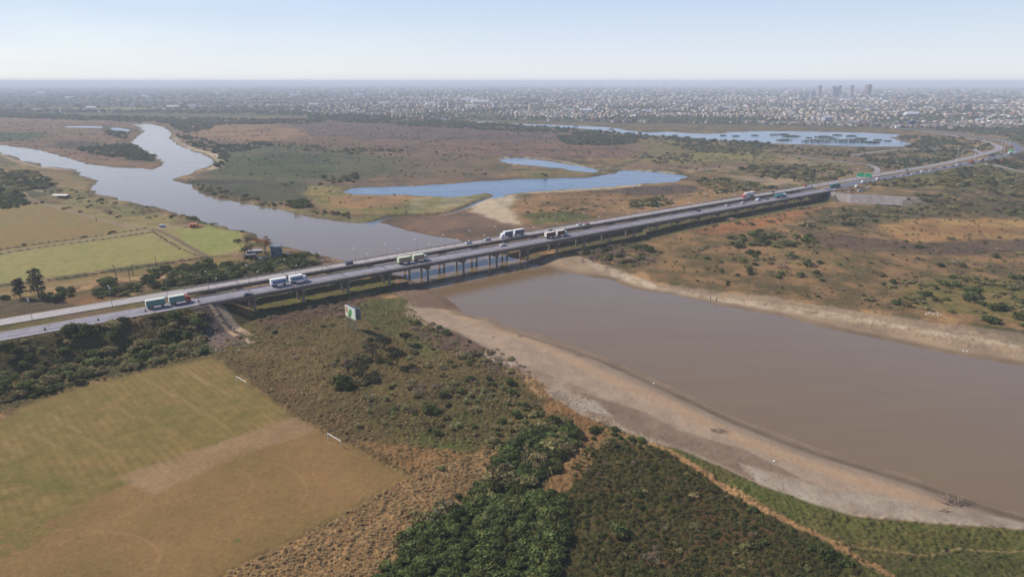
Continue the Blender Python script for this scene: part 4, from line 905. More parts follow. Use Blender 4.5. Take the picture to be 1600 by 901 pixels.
# single bushes traced one by one: px, py of the foot, radius, kind
ONE = [(536,606,5.0,'dark'),(552,596,2.4,'olive'),(513,598,1.4,'olive'),(965,832,3.0,'green'),(1296,872,2.6,'dark'),(1318,880,2.2,'dark'),(1270,858,1.8,'dark'),
 (1488,434,2.6,'dark'),(1495,412,4.0,'grey'),(1555,402,3.4,'dark'),(1356,468,3.0,'olive'),(1376,430,3.2,'olive'),(1414,440,1.8,'green'),(1436,446,2.4,'olive'),
 (1458,450,2.6,'green'),(1478,456,2.8,'olive'),(1434,464,2.2,'olive'),(1514,470,4.4,'dark'),(1548,504,4.0,'dark'),(1530,488,3,'olive'),(1348,438,1.5,'olive'),
 (1216,434,2.8,'green'),(1250,432,3.0,'green'),(1222,418,4.0,'grey'),(1262,415,4.0,'dark'),(1168,418,3,'olive'),(1180,414,2.6,'dark'),(1204,412,2.6,'olive'),
 (1560,372,2.4,'olive'),(1512,368,2.6,'olive'),(1485,374,3.2,'olive'),(1256,355,5,'olive'),(900,226,4,'far'),(852,275,3.4,'dark'),(848,273,3,'dark'),
 (458,402,4.4,'olive'),(368,357,3.2,'olive'),(352,356,2,'dark'),(300,342,4.6,'olive'),(378,362,2,'dark'),(908,328,3,'olive'),(970,314,2.6,'grey'),
 (616,640,1.5,'green'),(690,588,1.6,'olive'),(733,592,1.9,'dark'),(700,634,1.4,'dark'),(648,648,1.4,'dark'),(770,602,1.8,'dark'),(793,600,1.6,'olive'),(745,600,1.5,'dark'),
 (648,608,1.3,'olive'),(668,640,1.6,'dark'),(640,560,1.8,'olive'),(588,514,1.5,'dark'),(430,520,1.8,'dark'),(405,535,1.6,'olive'),(520,510,1.5,'dark'),(505,512,1.5,'dark'),
 (56,318,2,'dark'),(66,317,2,'dark'),(100,327,2,'dark'),(107,325,2.2,'olive'),(125,332,2.2,'dark'),(137,325,1.8,'dark'),(142,322,1.8,'dark'),(183,340,1.6,'dark'),
 (131,371,1.6,'dark'),(172,364,1.6,'dark'),(178,363,1.5,'dark'),(37,383,1.6,'dark'),(103,311,2.4,'dark'),(124,311,2.4,'dark'),(130,310,1.8,'dark'),(70,300,1.6,'dark')]
for x, y, r_, k in ONE: wx, wy = U(x, y); pts.append((wx, wy, r_, k, 900))
PX = np.array([p[0] for p in pts]); PY = np.array([p[1] for p in pts]); PH = HZ(PX, PY)
okm = PH > -0.9
s_, o_ = to_so(PX, PY); okm &= ~((o_ > 325) & (o_ < 372) & (s_ < 650) & (s_ > 60)); okm &= ~((o_ > 329) & (o_ < 368) & (s_ <= 70))
for p_ in (near_r, far_r, ramp, ramp2, ramp3):
    d, _ = pathdist(PX, PY, p_); okm &= d > 8 + np.array([p[2] for p in pts])
fd = sdf(PX, PY, FIELD); okm &= ((fd < -1.2) | (fd > 0) & (fd > 1e9))
pts = [(p[0], p[1], h_ - 0.12 * p[2], p[2], p[3], p[4]) for p, h_, k in zip(pts, PH, okm) if k]
def inview(x, y, z=0):
    f_ = y * CP - (z - H) * SP
    if f_ < 20: return False
    px_ = 800 + F * x / f_; py_ = 450.5 - F * (y * SP + (z - H) * CP) / f_
    return -10 < px_ < 1610 and py_ < 915
pts.sort(key=lambda p: -(p[3] / math.hypot(p[0], p[1])) - (100 if p[5] == 900 else 0) + (0 if inview(p[0], p[1]) else 1000))
DESC = {'dark': 'dark green rounded', 'green': 'bright green leafy', 'olive': 'dull olive', 'grey': 'grey-brown twiggy', 'far': 'blue-green hazy'}
ZONE = {0: 'in the thicket below the motorway verge', 1: 'beside the stony embankment cone', 2: 'in the dark hedge running past the dry reeds', 3: 'in the broad low thicket at the bottom edge',
        4: 'where the dirt footpath starts', 5: 'at the end of the hedge near the beach', 6: 'on the dark heath beside the footpath', 7: 'in the belt behind the pale carriageway',
        8: 'in the belt behind the pale carriageway', 12: 'scattered on the rough ground below the billboard'}
first_of = {}; scrub = {}; ORD = {}
ORDW = ['largest ', 'second largest ', 'third largest ', 'fourth largest ', 'fifth largest ', 'sixth largest ', 'seventh largest ', 'eighth largest ', 'ninth largest ', 'tenth largest ', 'eleventh largest ', 'twelfth largest '] + ['small '] * 60
PR = random.Random(3)
for i, p in enumerate(pts):
    k = PR.randrange(len(SH[p[4]])); key = (p[4], k)
    if i < 300:
        o = bpy.data.objects.new('shrub', SH[p[4]][k]); col.objects.link(o); o.location = p[:3]
        o.scale = (p[3] * PR.uniform(.85, 1.15), p[3] * PR.uniform(.85, 1.15), p[3] * PR.uniform(.8, 1.05)); o.rotation_euler = (0, 0, PR.random() * 6.28)
        if p[5] == 900: zt = 'growing alone ' + ('in the sandy scrub across the brown river' if p[0] > 60 and p[1] > 330 else 'on the rough slope below the billboard' if p[1] < 330 and p[0] < 60 else 'in the pasture by the farm track' if p[0] < -100 else 'beside the dirt footpath' if p[1] < 250 else 'on the flat beside the pond')
        else: zt = ZONE.get(p[5], 'in the scrub across the brown river' if p[0] > 60 else 'among the bushes on the near river flat')
        if p[5] == 900:
            ORD[zt + p[4]] = ORD.get(zt + p[4], 0) + 1; tag(o, ORDW[ORD[zt + p[4]] - 1] + DESC[p[4]] + ' shrub ' + zt, 'shrub', 'shrubs ' + zt)
        else: tag(o, DESC[p[4]] + ' shrub ' + zt, 'shrub', 'shrubs ' + zt)
        first_of.setdefault(key, o)
    else: scrub.setdefault(p[4], []).append((p[0], p[1], p[2], p[3], k))

def scatter(name, P4, templates, **kw):
    """one object of many small plants: points carrying scale, turn and kind, instanced by geometry nodes"""
    me = bpy.data.meshes.new(name); P4 = np.array(P4, np.float32); n = len(P4)
    me.vertices.add(n); me.vertices.foreach_set('co', P4[:, :3].ravel())
    rng = np.random.RandomState(5)
    a = me.attributes.new('sc', 'FLOAT_VECTOR', 'POINT'); s3 = np.repeat(P4[:, 3:4], 3, 1) * rng.uniform(.85, 1.15, (n, 3)); a.data.foreach_set('vector', s3.astype(np.float32).ravel())
    a = me.attributes.new('rt', 'FLOAT_VECTOR', 'POINT'); r3 = np.zeros((n, 3), np.float32); r3[:, 2] = rng.rand(n) * 6.28; a.data.foreach_set('vector', r3.ravel())
    a = me.attributes.new('ix', 'INT', 'POINT'); a.data.foreach_set('value', (P4[:, 4].astype(np.int32) if P4.shape[1] > 4 else rng.randint(0, len(templates), n).astype(np.int32)))
    o = bpy.data.objects.new(name, me); col.objects.link(o)
    g = bpy.data.node_groups.new(name, 'GeometryNodeTree')
    g.interface.new_socket('Geometry', in_out='INPUT', socket_type='NodeSocketGeometry'); g.interface.new_socket('Geometry', in_out='OUTPUT', socket_type='NodeSocketGeometry')
    N = g.nodes; L = g.links; gi = N.new('NodeGroupInput'); go = N.new('NodeGroupOutput'); ip = N.new('GeometryNodeInstanceOnPoints'); jn = N.new('GeometryNodeJoinGeometry')
    for t in reversed(templates):
        oi = N.new('GeometryNodeObjectInfo'); oi.inputs['Object'].default_value = t; oi.inputs['As Instance'].default_value = True; oi.transform_space = 'ORIGINAL'
        L.new(oi.outputs['Geometry'], jn.inputs[0])
    m2p = N.new('GeometryNodeMeshToPoints'); L.new(gi.outputs[0], m2p.inputs[0]); L.new(m2p.outputs[0], ip.inputs['Points'])
    L.new(jn.outputs[0], ip.inputs['Instance']); ip.inputs['Pick Instance'].default_value = True
    for nm, tp, sock in (('sc', 'FLOAT_VECTOR', 'Scale'), ('rt', 'FLOAT_VECTOR', 'Rotation'), ('ix', 'INT', 'Instance Index')):
        na = N.new('GeometryNodeInputNamedAttribute'); na.data_type = tp; na.inputs['Name'].default_value = nm; L.new(na.outputs['Attribute'], ip.inputs[sock])
    L.new(ip.outputs[0], go.inputs[0]); md = o.modifiers.new('scatter', 'NODES'); md.node_group = g
    return tag(o, kind='stuff', **kw)
def proto_at(mesh, name, x, y, s, **kw):
    o = bpy.data.objects.new(name, mesh); col.objects.link(o); o.location = (x, y, float(HZ(x, y)[0]) - .05); o.scale = (s, s, s); return tag(o, **kw)
for kd, lst in scrub.items():
    tm = []
    for k in range(len(SH[kd])):
        if (kd, k) not in first_of:
            x, y, z, r_, _k = lst[k]; o = bpy.data.objects.new('shrub', SH[kd][k]); col.objects.link(o); o.location = (x, y, z); o.scale = (r_, r_, r_)
            tag(o, DESC[kd] + ' shrub in the distant scrub belt, ' + ['wide low', 'round', 'ragged'][k] + ' one', 'shrub'); first_of[(kd, k)] = o
        tm.append(first_of[(kd, k)])
    scatter('scrub', lst, tm)

# grass and reed cover near the viewer
def cover(name, regs, meshes, label, proto_px):
    P4 = []
    for i, (poly, spc, s0, s1, th, ns_) in enumerate(regs):
        X, Y = inside_pts(poly, spc, 1.0, 0, ns_, th, 300 + i + len(name) * 7)
        if not len(X): continue
        Z = HZ(X, Y); S = NR.uniform(s0, s1, len(X)); ok = (Z > -1.25)
        fd = sdf(X, Y, FIELD); ok &= (fd < -0.3)
        so_ = to_so(X, Y); ok &= ~((so_[1] > 330) & (so_[1] < 365) & (so_[0] < 642))
        P4 += [(x, y, z - .05, s) for x, y, z, s, k in zip(X, Y, Z, S, ok) if k]
    tm = []
    for k, mh in enumerate(meshes):
        x, y = U(proto_px[0] + 30 * k, proto_px[1]); tm.append(proto_at(mh, 'grass_tuft', x, y, (regs[0][2] + regs[0][3]) / 2, label=label[k], cat='grass tuft'))
    scatter(name, P4, tm)
NEARS = [(330,540),(420,505),(560,488),(640,480),(700,530),(800,578),(860,640),(900,690),(850,760),(740,740),(640,742),(460,650)]
cover('dry_grass', [([(640,745),(760,702),(800,715),(762,770),(660,838),(575,905),(520,960),(250,960),(340,905),(440,852)], .8, .5, 1.15, -.45, 4),
    (NEARS, 1.6, .5, 1.1, .0, 12), ([(900,600),(960,660),(1000,690),(900,700),(850,640)], 1.8, .5, .9, -.1, 6),
    ([(880,396),(1060,360),(1200,350),(1350,370),(1600,380),(1600,510),(1400,485),(1200,460),(1060,438),(950,410)], 4.2, .6, 1.2, .0, 14),
    ([(0,535),(100,517),(240,494),(300,486),(300,494),(200,512),(100,530),(0,552)], 1.4, .5, .9, -.1, 6)],
    TF['straw'], ['tan dry grass tuft on the reed strip nearer the field corner', 'tan dry grass tuft on the reed strip nearer the hedge'], (600, 790))
cover('rough_grass', [(NEARS, 1.5, .5, 1.2, -.08, 9),
    ([(1420,455),(1600,440),(1700,460),(1700,530),(1500,495)], 3.2, .6, 1.1, -.1, 12), ([(-60,560),(300,495),(330,550),(0,640),(-60,660)], 2.2, .6, 1.1, -.2, 9)],
    TF['olive'], ['olive grass tuft on the slope between the billboard and the field', 'olive grass tuft on the slope nearer the acacia trees'], (470, 560))
cover('green_grass', [([(920,674),(1060,702),(1200,762),(1340,810),(1500,824),(1700,834),(1700,960),(1400,960),(1280,840),(1150,767),(1040,707)], 1.25, .4, .85, -.3, 8),
    ([(555,472),(640,464),(660,500),(700,540),(690,560),(610,520),(560,497)], 1.5, .5, .9, -.2, 8), (NEARS, 2.6, .5, .9, .2, 9),
    ([(900,700),(1040,710),(1200,810),(1300,900),(900,900)], 2.0, .5, .9, .0, 8)],
    TF['green'], ['green grass tuft on the strip by the curving footpath', 'green grass tuft on the strip nearer the beach'], (1460, 845))
cover('heath_grass', [([(895,712),(960,685),(1040,703),(1130,765),(1250,835),(1340,910),(1340,960),(880,960)], 1.3, .6, 1.5, -.4, 9), ([(-60,566),(300,500),(330,552),(40,632),(-60,660)], 2.0, .6, 1.3, -.3, 9)],
    TF['heath'], ['dark heath tuft on the dark ground nearer the thicket', 'dark heath tuft on the dark ground nearer the footpath'], (1080, 800))
cover('dead_stalks', [([(850,600),(930,625),(1060,680),(1200,745),(1300,785),(1200,765),(1060,705),(930,650),(850,620)], 1.5, .35, .8, -.05, 10),
    ([(1150,725),(1300,768),(1480,795),(1400,808),(1280,792),(1180,752)], 1.9, .3, .6, .0, 10), ([(640,510),(700,515),(780,555),(840,600),(780,585),(700,545),(645,530)], 1.0, .6, 1.1, -.2, 8)],
    TF['stalk'], ['brown dead stalks standing on the grey upper beach', 'thin brown stalks on the grey upper beach by the driftwood'], (1080, 690))

# pampas grass clumps
pk = [(806,645),(812,652),(820,660),(828,668),(835,650),(842,672),(798,662),(600,662),(560,668),(614,648),(745,628),(752,622),(760,630),(768,618),(735,620),(742,612),(728,630),(756,612),(775,628),
      (616,602),(700,610),(604,625),(612,618),(785,608),(793,632),(576,645),(690,735),(676,822),(680,812),(758,812),(757,820),(640,838),(725,560),(668,566),(612,655),(705,672),(716,668),(820,720),(836,700),(1396,470),(1404,474),(800,560),(690,575)]
for i, (x, y) in enumerate(pk):
    wx, wy = U(x, y); s = R.uniform(1.0, 1.7); o = bpy.data.objects.new('pampas_grass', PAMPAS[i % 2]); col.objects.link(o)
    o.location = (wx, wy, float(HZ(wx, wy)[0]) - .05 + (1.2 if y > 780 else 0)); o.scale = (s, s, s); o.rotation_euler = (0, 0, R.random() * 6)
    z_ = 'by the dark hedge' if y > 690 or x > 795 else 'on the rough ground near the goals' if x < 640 else 'in the clump-filled hollow above the hedge'
    tag(o, ('dull' if i % 2 == 0 else 'fresh green') + ' pampas grass with pale plumes ' + z_, 'pampas grass', 'pampas grass clumps ' + z_)

# ---- trees
def tree(x, y, hgt, cr, mk, label, kind='acacia', name=None, seed=0, group=None, zoff=0, n=900):
    rng = np.random.RandomState(seed + 40); z = float(HZ(x, y)[0])
    root = empty(name or {'acacia': 'acacia_tree', 'pine': 'pine_tree', 'gum': 'eucalyptus_tree', 'round': 'broadleaf_tree', 'thin': 'slender_tree'}[kind], (x, y, z - .1), rng.rand() * 6, label=label, cat='tree', group=group)
    mb = MB(); lobes = []
    if kind == 'acacia':
        n = int(n * 2.0); top = hgt * .5; mb.tube((0, 0, 0), (.2, .1, top * .7), .16 + hgt * .018, .12 + hgt * .01, 'bark')
        for k in range(7):
            a = k * 0.9 + rng.rand(); r_ = cr * rng.uniform(.35, .8); e = (r_ * math.cos(a), r_ * math.sin(a), hgt * rng.uniform(.62, .85))
            mb.tube((.2, .1, top * .65), e, .09, .03, 'bark', 5); lobes.append((*e, cr * rng.uniform(.3, .45), .55))
        lobes.append((0, 0, hgt * .8, cr * .5, .5)); leaf = .27
    elif kind == 'pine':
        mb.tube((0, 0, 0), (0.2, 0, hgt * .95), .35, .08, 'bark', 7)
        for k in range(16):
            t = .22 + .76 * k / 16; a = k * 2.4; rr_ = cr * (1.05 - .6 * t) * rng.uniform(.55, 1.0); e = (rr_ * math.cos(a), rr_ * math.sin(a), hgt * (t + .02))
            mb.tube((0, 0, hgt * t), e, .1, .03, 'bark', 4); lobes.append((e[0] * .75, e[1] * .75, e[2], cr * rng.uniform(.32, .48), .75))
        lobes.append((0, 0, hgt * .96, cr * .28, 1.0)); leaf = .38
    elif kind == 'gum':
        mb.tube((0, 0, 0), (.5, .2, hgt * .55), .3, .16, 'bark', 7); mb.tube((-.4, .4, 0), (-1.6, .3, hgt * .6), .2, .1, 'bark', 6)
        for k in range(9):
            a = k * 2.2; rr_ = cr * rng.uniform(.3, .95); e = (rr_ * math.cos(a), rr_ * math.sin(a), hgt * rng.uniform(.55, .95))
            mb.tube((.3, .2, hgt * .45), e, .1, .03, 'bark', 4); lobes.append((*e, cr * rng.uniform(.25, .42), .7))
        leaf = .3
    elif kind == 'thin':
        mb.tube((0, 0, 0), (.3, 0, hgt * .85), .12, .06, 'bark', 6)
        lobes = [(.3, 0, hgt * .9, cr * .6, .5)] + [(cr * .5 * math.cos(a), cr * .5 * math.sin(a), hgt * .82, cr * .3, .5) for a in (0, 1.3, 2.6, 3.9, 5.2)]; leaf = .16
    else:
        mb.tube((0, 0, 0), (0, .1, hgt * .5), .25, .15, 'bark', 7)
        for k in range(8):
            a = k * .8; rr_ = cr * rng.uniform(.3, .65); e = (rr_ * math.cos(a), rr_ * math.sin(a), hgt * rng.uniform(.4, .85)); mb.tube((0, 0, hgt * .35), e, .1, .03, 'bark', 4)
            lobes.append((*e, cr * rng.uniform(.35, .5), .85))
        leaf = .28
    mb.build('trunk', root)
    V, Fq, T = foliage(rng, lobes, n, leaf, lo=.35, tone=(.55, 1.4))
    c = bpy.data.objects.new('crown', npmesh('crown', V, Fq, [mk], cols=T)); col.objects.link(c); c.parent = root
    return root
def tp(px_, py_, *a, **k): x, y = U(px_, py_, 0); return tree(x, y, *a, **k)
tp(61, 466, 15.5, 5.6, 'leaf_pine', 'tall dark pine tree behind the pale carriageway, taller of the two', 'pine', seed=1, n=1500)
tp(33, 467, 10.5, 4.6, 'leaf_pine', 'shorter dark pine tree standing beside the tall one', 'pine', seed=2, n=1200)
tp(383, 408, 14.5, 7.0, 'leaf_acacia', 'broad dark eucalyptus with bare trunks by the low shed roof', 'gum', seed=3, n=1100)
tp(415, 404, 14.5, 6.2, 'leaf_rust', 'rust-brown half bare tree beside the blue-grey shed', 'gum', seed=4, n=900)
tp(600, 545, 6.2, 4.3, 'leaf_acacia', 'spreading acacia nearest the billboard shadow', 'acacia', seed=5, n=620)
tp(634, 539, 5.8, 3.6, 'leaf_acacia', 'thin grey acacia beside the sandy washout', 'acacia', seed=6, n=520)
tp(582, 561, 5.6, 3.6, 'leaf_bare', 'small grey leaning acacia between two darker ones', 'acacia', seed=7, n=420)
tp(620, 573, 6.6, 4.8, 'leaf_acacia', 'broad dark acacia casting shade down the slope', 'acacia', seed=8, n=760)
tp(565, 588, 6.6, 5.0, 'leaf_acacia', 'wide double-crowned acacia next to the big round bush', 'acacia', seed=9, n=700)
tp(545, 584, 5.4, 3.8, 'leaf_bare', 'low grey-brown acacia on the playing field side of the group', 'acacia', seed=10, n=500)
tp(66, 596, 7.5, 2.2, 'leaf_olive', 'slender pale-crowned tree rising out of the verge thicket', 'thin', seed=11, n=260)
tp(18, 606, 5, 3.5, 'leaf_dark', 'dense dark tree at the thicket corner by the field', 'round', seed=12, n=900)
tp(45, 612, 5, 3.6, 'leaf_dark', 'second dense dark tree at the thicket corner, nearer the grass', 'round', seed=13, n=900)
tp(117, 597, 4.6, 3.0, 'leaf_dark', 'bushy dark tree at the middle of the thicket edge', 'round', seed=14, n=800)
tp(235, 447, 8, 3.6, 'leaf_dark', 'round-headed tree standing above the roadside belt near the poles', 'round', seed=15, n=800)
tp(281, 520, 4.6, 2.4, 'leaf_dark', 'dark round tree at the top of the stony cone', 'round', seed=16, n=600)
tp(293, 532, 4.6, 2.6, 'leaf_dark', 'dark round tree on the shoulder of the stony cone', 'round', seed=17, n=600)
tp(473, 407, 5.5, 3.6, 'leaf_dark', 'leafy tree by the riverbank at the end of the belt', 'round', seed=18, n=600)
tp(343, 300, 5.5, 4.2, 'leaf_dark', 'dark tree on the far bank where the rivers meet', 'round', seed=19, n=500)
tp(464, 325, 5.5, 5, 'leaf_dark', 'dark tree by the bank above the mud flat', 'round', seed=20, n=500)
for i, (x, y, hh, r_) in enumerate([(15,171,22,16),(40,172,26,20),(68,172,20,16),(90,171,18,14),(240,166,24,18),(250,167,20,14),(310,167,28,22),(325,168,24,20),(340,167,30,24),(356,168,30,24),(368,167,22,16),
        (1362,177,26,16),(1372,176,22,16),(1400,176,22,16),(1060,165,26,22),(1110,152,34,34),(1100,152,28,28),(650,168,26,14),(712,169,24,12),(726,170,28,14),(1377,199,14,8),(1383,199,12,7),(1467,187,16,10),(1575,183,20,14),(1586,185,18,12),(1504,188,16,10)]):
    tp(x, y, hh, r_, 'leaf_far', ['tall hazy tree standing above the roofs', 'broad hazy tree among the far houses'][i % 2] + (' beyond the fields' if x < 400 else ' near the tall blocks' if x > 1000 else ' by the pale blocks'), 'round', name='town_tree', seed=60 + i, group='big trees standing in the town', n=260)

# ------------------------------------------------------------------ town
TOWN = pxs([(-700,171.5),(0,172),(180,170),(400,176),(560,180),(640,185),(900,190.5),(1050,193),(1200,195),(1300,196),(1400,200),(1450,200.5),(1600,203),(2300,206),(2300,140),(1500,139),(1100,138.5),(800,137.5),(640,135),(560,131.5),(-700,131.5)])
th_ = math.radians(28); ct_, st_ = math.cos(th_), math.sin(th_)
def town_pts(r0, r1, spc, th, seed):
    rng = np.random.RandomState(seed); TP = np.array(TOWN)
    Lx = r1 * 1.05; xs = np.arange(-Lx, Lx, spc); X, Y = np.meshgrid(xs, np.arange(-r1, r1, spc)); X = X.ravel(); Y = Y.ravel()
    X = X + (rng.rand(X.size) - .5) * spc * .5; Y = Y + (rng.rand(Y.size) - .5) * spc * .5
    st = (np.mod(X, 112) < 13) | (np.mod(Y, 112) < 13) if spc < 30 else np.zeros(X.size, bool)
    x = X * ct_ - Y * st_; y = X * st_ + Y * ct_; r = np.hypot(x, y)
    m = (~st) & (r > r0) & (r < r1) & (y > 0) & (np.abs(x) < y * .92) & (np.minimum(r, 1e9) > 0)
    x, y = x[m], y[m]; m = sdf(x, y, TOWN) > 6; x, y = x[m], y[m]
    dens = 1.3 * fbm(x, y, 380, seed + 1, 4) + 0.22 * rng.normal(size=len(x)) + np.where(x < -0.18 * y, -.08, .1)
    m = dens > th; return x[m], y[m]
WALLC = [lin(c, 0.6) for c in ((196,184,168),(178,150,124),(150,104,80),(206,200,192),(168,150,136),(186,170,130),(120,96,84),(204,178,160))]
ROOFC = [lin(c, 0.62) for c in ((150,148,148),(186,184,184),(128,124,124),(176,160,150),(150,110,92),(215,213,210),(110,104,104),(160,150,140),(120,128,140))]
def boxes(x, y, z, lx, ly, h, gable, rng):
    n = len(x); ang = th_ + rng.randint(0, 2, n) * math.pi / 2; c, s = np.cos(ang), np.sin(ang)
    V = np.zeros((n, 10, 3)); sg = [(-1, -1), (1, -1), (1, 1), (-1, 1)]
    for k, (a, b_) in enumerate(sg):
        dx, dy = a * lx / 2, b_ * ly / 2
        for lv, zz in ((0, 0), (4, 1)):
            V[:, k + lv, 0] = x + dx * c - dy * s; V[:, k + lv, 1] = y + dx * s + dy * c; V[:, k + lv, 2] = z + h * zz
    for k, a in ((8, -1), (9, 1)):
        dx = a * lx / 2; V[:, k, 0] = x + dx * c; V[:, k, 1] = y + dx * s; V[:, k, 2] = z + h + gable
    base = (np.arange(n) * 10)[:, None]
    quads = np.array([(0, 1, 5, 4), (1, 2, 6, 5), (2, 3, 7, 6), (3, 0, 4, 7), (4, 5, 9, 8), (7, 8, 9, 6)[:4], (4, 8, 7, 7)[:4], (5, 6, 9, 9)[:4]])
    tri_fix = np.array([(0, 1, 5, 4), (1, 2, 6, 5), (2, 3, 7, 6), (3, 0, 4, 7), (4, 5, 9, 8), (8, 9, 6, 7)])
    Fq = (base[:, :, None] + tri_fix[None]).reshape(-1, 4)
    wc = np.array(WALLC)[rng.randint(0, len(WALLC), n)]; rc = np.array(ROOFC)[rng.randint(0, len(ROOFC), n)]; brt = rng.rand(n) < .1; rc = np.where(brt[:, None], np.array([[.75, .75, .74]]), rc)
    colr = np.stack([wc, wc, wc, wc, rc, rc], 1).reshape(-1, 3)
    tr = np.array([(4, 8, 7), (5, 6, 9)]); Ft = (base[:, :, None] + tr[None]).reshape(-1, 3)
    return V.reshape(-1, 3), Fq, colr, Ft, np.repeat(wc, 2, 0)
M['town_wall'] = mat('town_wall', (1, 1, 1), rough=.85, attr='tint', var=.12, vscale=.08)
rng = np.random.RandomState(99); allV = []; allF = []; allC = []; off = 0; hx = []
for (r0, r1, spc, th, l0, l1, h0, h1) in ((1300, 2600, 15, .12, 7, 13, 2.8, 5.5), (2600, 4200, 23, .1, 10, 19, 3, 7), (4200, 7000, 42, .05, 15, 34, 4, 10), (7000, 13500, 90, .0, 30, 70, 6, 14)):
    x, y = town_pts(r0, r1, spc, th, int(r0)); n = len(x)
    lx = rng.uniform(l0, l1, n); ly = rng.uniform(l0, l1, n) * .8; h = rng.uniform(h0, h1, n) * np.where(rng.rand(n) < .06, 1.9, 1); gb = np.where(rng.rand(n) < .45, rng.uniform(.6, 1.8, n), .05)
    if r0 == 1300:
        o_ = np.argsort(np.hypot(x, y) + np.where(np.abs(x) > y * .76, 1e5, 0)); x, y, lx, ly, h, gb = [q_[o_] for q_ in (x, y, lx, ly, h, gb)]
        hx = [(x[i], y[i], lx[i], ly[i], h[i], gb[i]) for i in range(300)]
        x, y, lx, ly, h, gb = [q_[300:] for q_ in (x, y, lx, ly, h, gb)]
    V, Fq, c_, Ft, ctt = boxes(x, y, np.full(len(x), -.3), lx, ly, h, gb, rng)
    Fq2 = np.concatenate([Fq, Ft[:, [0, 1, 2, 2]]]) if False else Fq
    allV.append(V); allF.append(Fq + off); allC.append(c_); off += len(V)
    # gable ends as thin quads
    e = np.stack([Ft[:, 0], Ft[:, 1], Ft[:, 2]], 1)
    mid = (V[e[:, 0]] + V[e[:, 2]]) / 2; allV.append(mid); nn = len(mid)
    Fg = np.stack([e[:, 0] + off - len(V), e[:, 1] + off - len(V), e[:, 2] + off - len(V), np.arange(nn) + off], 1); off += nn
    allF.append(Fg); allC.append(ctt)
me = npmesh('distant_houses', np.concatenate(allV), np.concatenate(allF), ['town_wall'], cols=np.concatenate(allC))
o = bpy.data.objects.new('distant_houses', me); col.objects.link(o); tag(o, kind='stuff')
# the nearest houses, one by one
MM('window_dark', (0.03, 0.035, 0.045), rough=.2)
def house_proto(i, l, d, h, g):
    wc, rc = WALLC[i % len(WALLC)], ROOFC[(i * 5 + 1) % len(ROOFC)]
    wm = MM('house_wall_%d' % (i % 8), wc, rough=.9, var=.1, vscale=.5); rm = MM('house_roof_%d' % (i % 9), rc, rough=.7, var=.15, vscale=.6)
    M['hw'] = wm; M['hr'] = rm; mb = MB()
    mb.box((0, 0, h / 2 - .2), (l, d, h + .4), wm); 
    for x_ in (-.28, .28): mb.box((x_ * l, -d / 2 - .01, h * .55), (1.3, .06, 1.1), 'window_dark'); mb.box((x_ * l, d / 2 + .01, h * .55), (1.3, .06, 1.1), 'window_dark')
    mb.box((0, -d / 2 - .01, 1.05), (.95, .06, 2.1), 'wood_post')
    if g > .3:
        e = .35; vs = [(-l / 2 - e, -d / 2 - e, h), (l / 2 + e, -d / 2 - e, h), (l / 2 + e, d / 2 + e, h), (-l / 2 - e, d / 2 + e, h), (-l / 2 - e, 0, h + g), (l / 2 + e, 0, h + g)]
        mb.poly(vs, [(0, 1, 5, 4), (3, 4, 5, 2), (0, 4, 3), (1, 2, 5), (0, 3, 2, 1)], rm)
    else:
        mb.box((0, 0, h + .33), (l + .3, d + .3, .22), rm); mb.box((l * .22, 0, h + .9), (1.5, 1.5, .9), wm)
    return mb.build('house')
protos = []; hz_ = HZ([h[0] for h in hx], [h[1] for h in hx])
names_w = ['cream', 'tan', 'brick-red', 'whitish', 'dusty beige', 'ochre', 'dark brick', 'pinkish']
for i, (x, y, lx, ly, h, gb) in enumerate(hx):
    if i < 16: o = house_proto(i, 10, 8, 3.4 + (i % 3) * .9, [0, 1.4][i % 2]); protos.append(o)
    else: o = protos[i % 16].copy(); col.objects.link(o)
    o.location = (x, y, hz_[i] - .1); o.rotation_euler = (0, 0, th_ + (i % 2) * math.pi / 2); s = R.uniform(.85, 1.25); o.scale = (s * R.uniform(.85, 1.3), s, s)
    k = i % 16; side = 'beyond the lagoon' if 0 < x / y < .42 else 'beyond the motorway bend' if x / y >= .42 else 'beyond the far fields'
    tag(o, names_w[k % 8] + ' small house with ' + ['flat', 'pitched'][k % 2] + ' roof ' + side, 'house', 'houses on the town edge ' + side)
# trees through the town
tx = []
for (r0, r1, spc, th, s0, s1) in ((1300, 2600, 20, -.05, 2.6, 5), (2600, 5000, 36, -.05, 4.5, 8), (5000, 13000, 95, -.1, 9, 20)):
    x, y = town_pts(r0, r1, spc, th, int(r0) + 7); tx += [(a, b_, -.4, R.uniform(s0, s1)) for a, b_ in zip(x, y)]
LF = pxs([(-300,168),(0,168),(420,172),(420,140),(-300,138)])
X, Y = inside_pts(LF, 105, 1, 0, 500, .0, 77, world=True); tx += [(a, b_, -.4, R.uniform(7, 15)) for a, b_ in zip(X, Y)]
X, Y = inside_pts([(-300,169.5),(420,174),(640,182),(640,185),(400,178.5),(-300,173)], 22, 1, 0, 120, -.15, 78); tx += [(a, b_, -.4, R.uniform(4, 8)) for a, b_ in zip(X, Y)]
scatter('distant_trees', tx, [first_of[('far', k)] for k in range(3)])
print('counts', len(pts), len(tx), off)

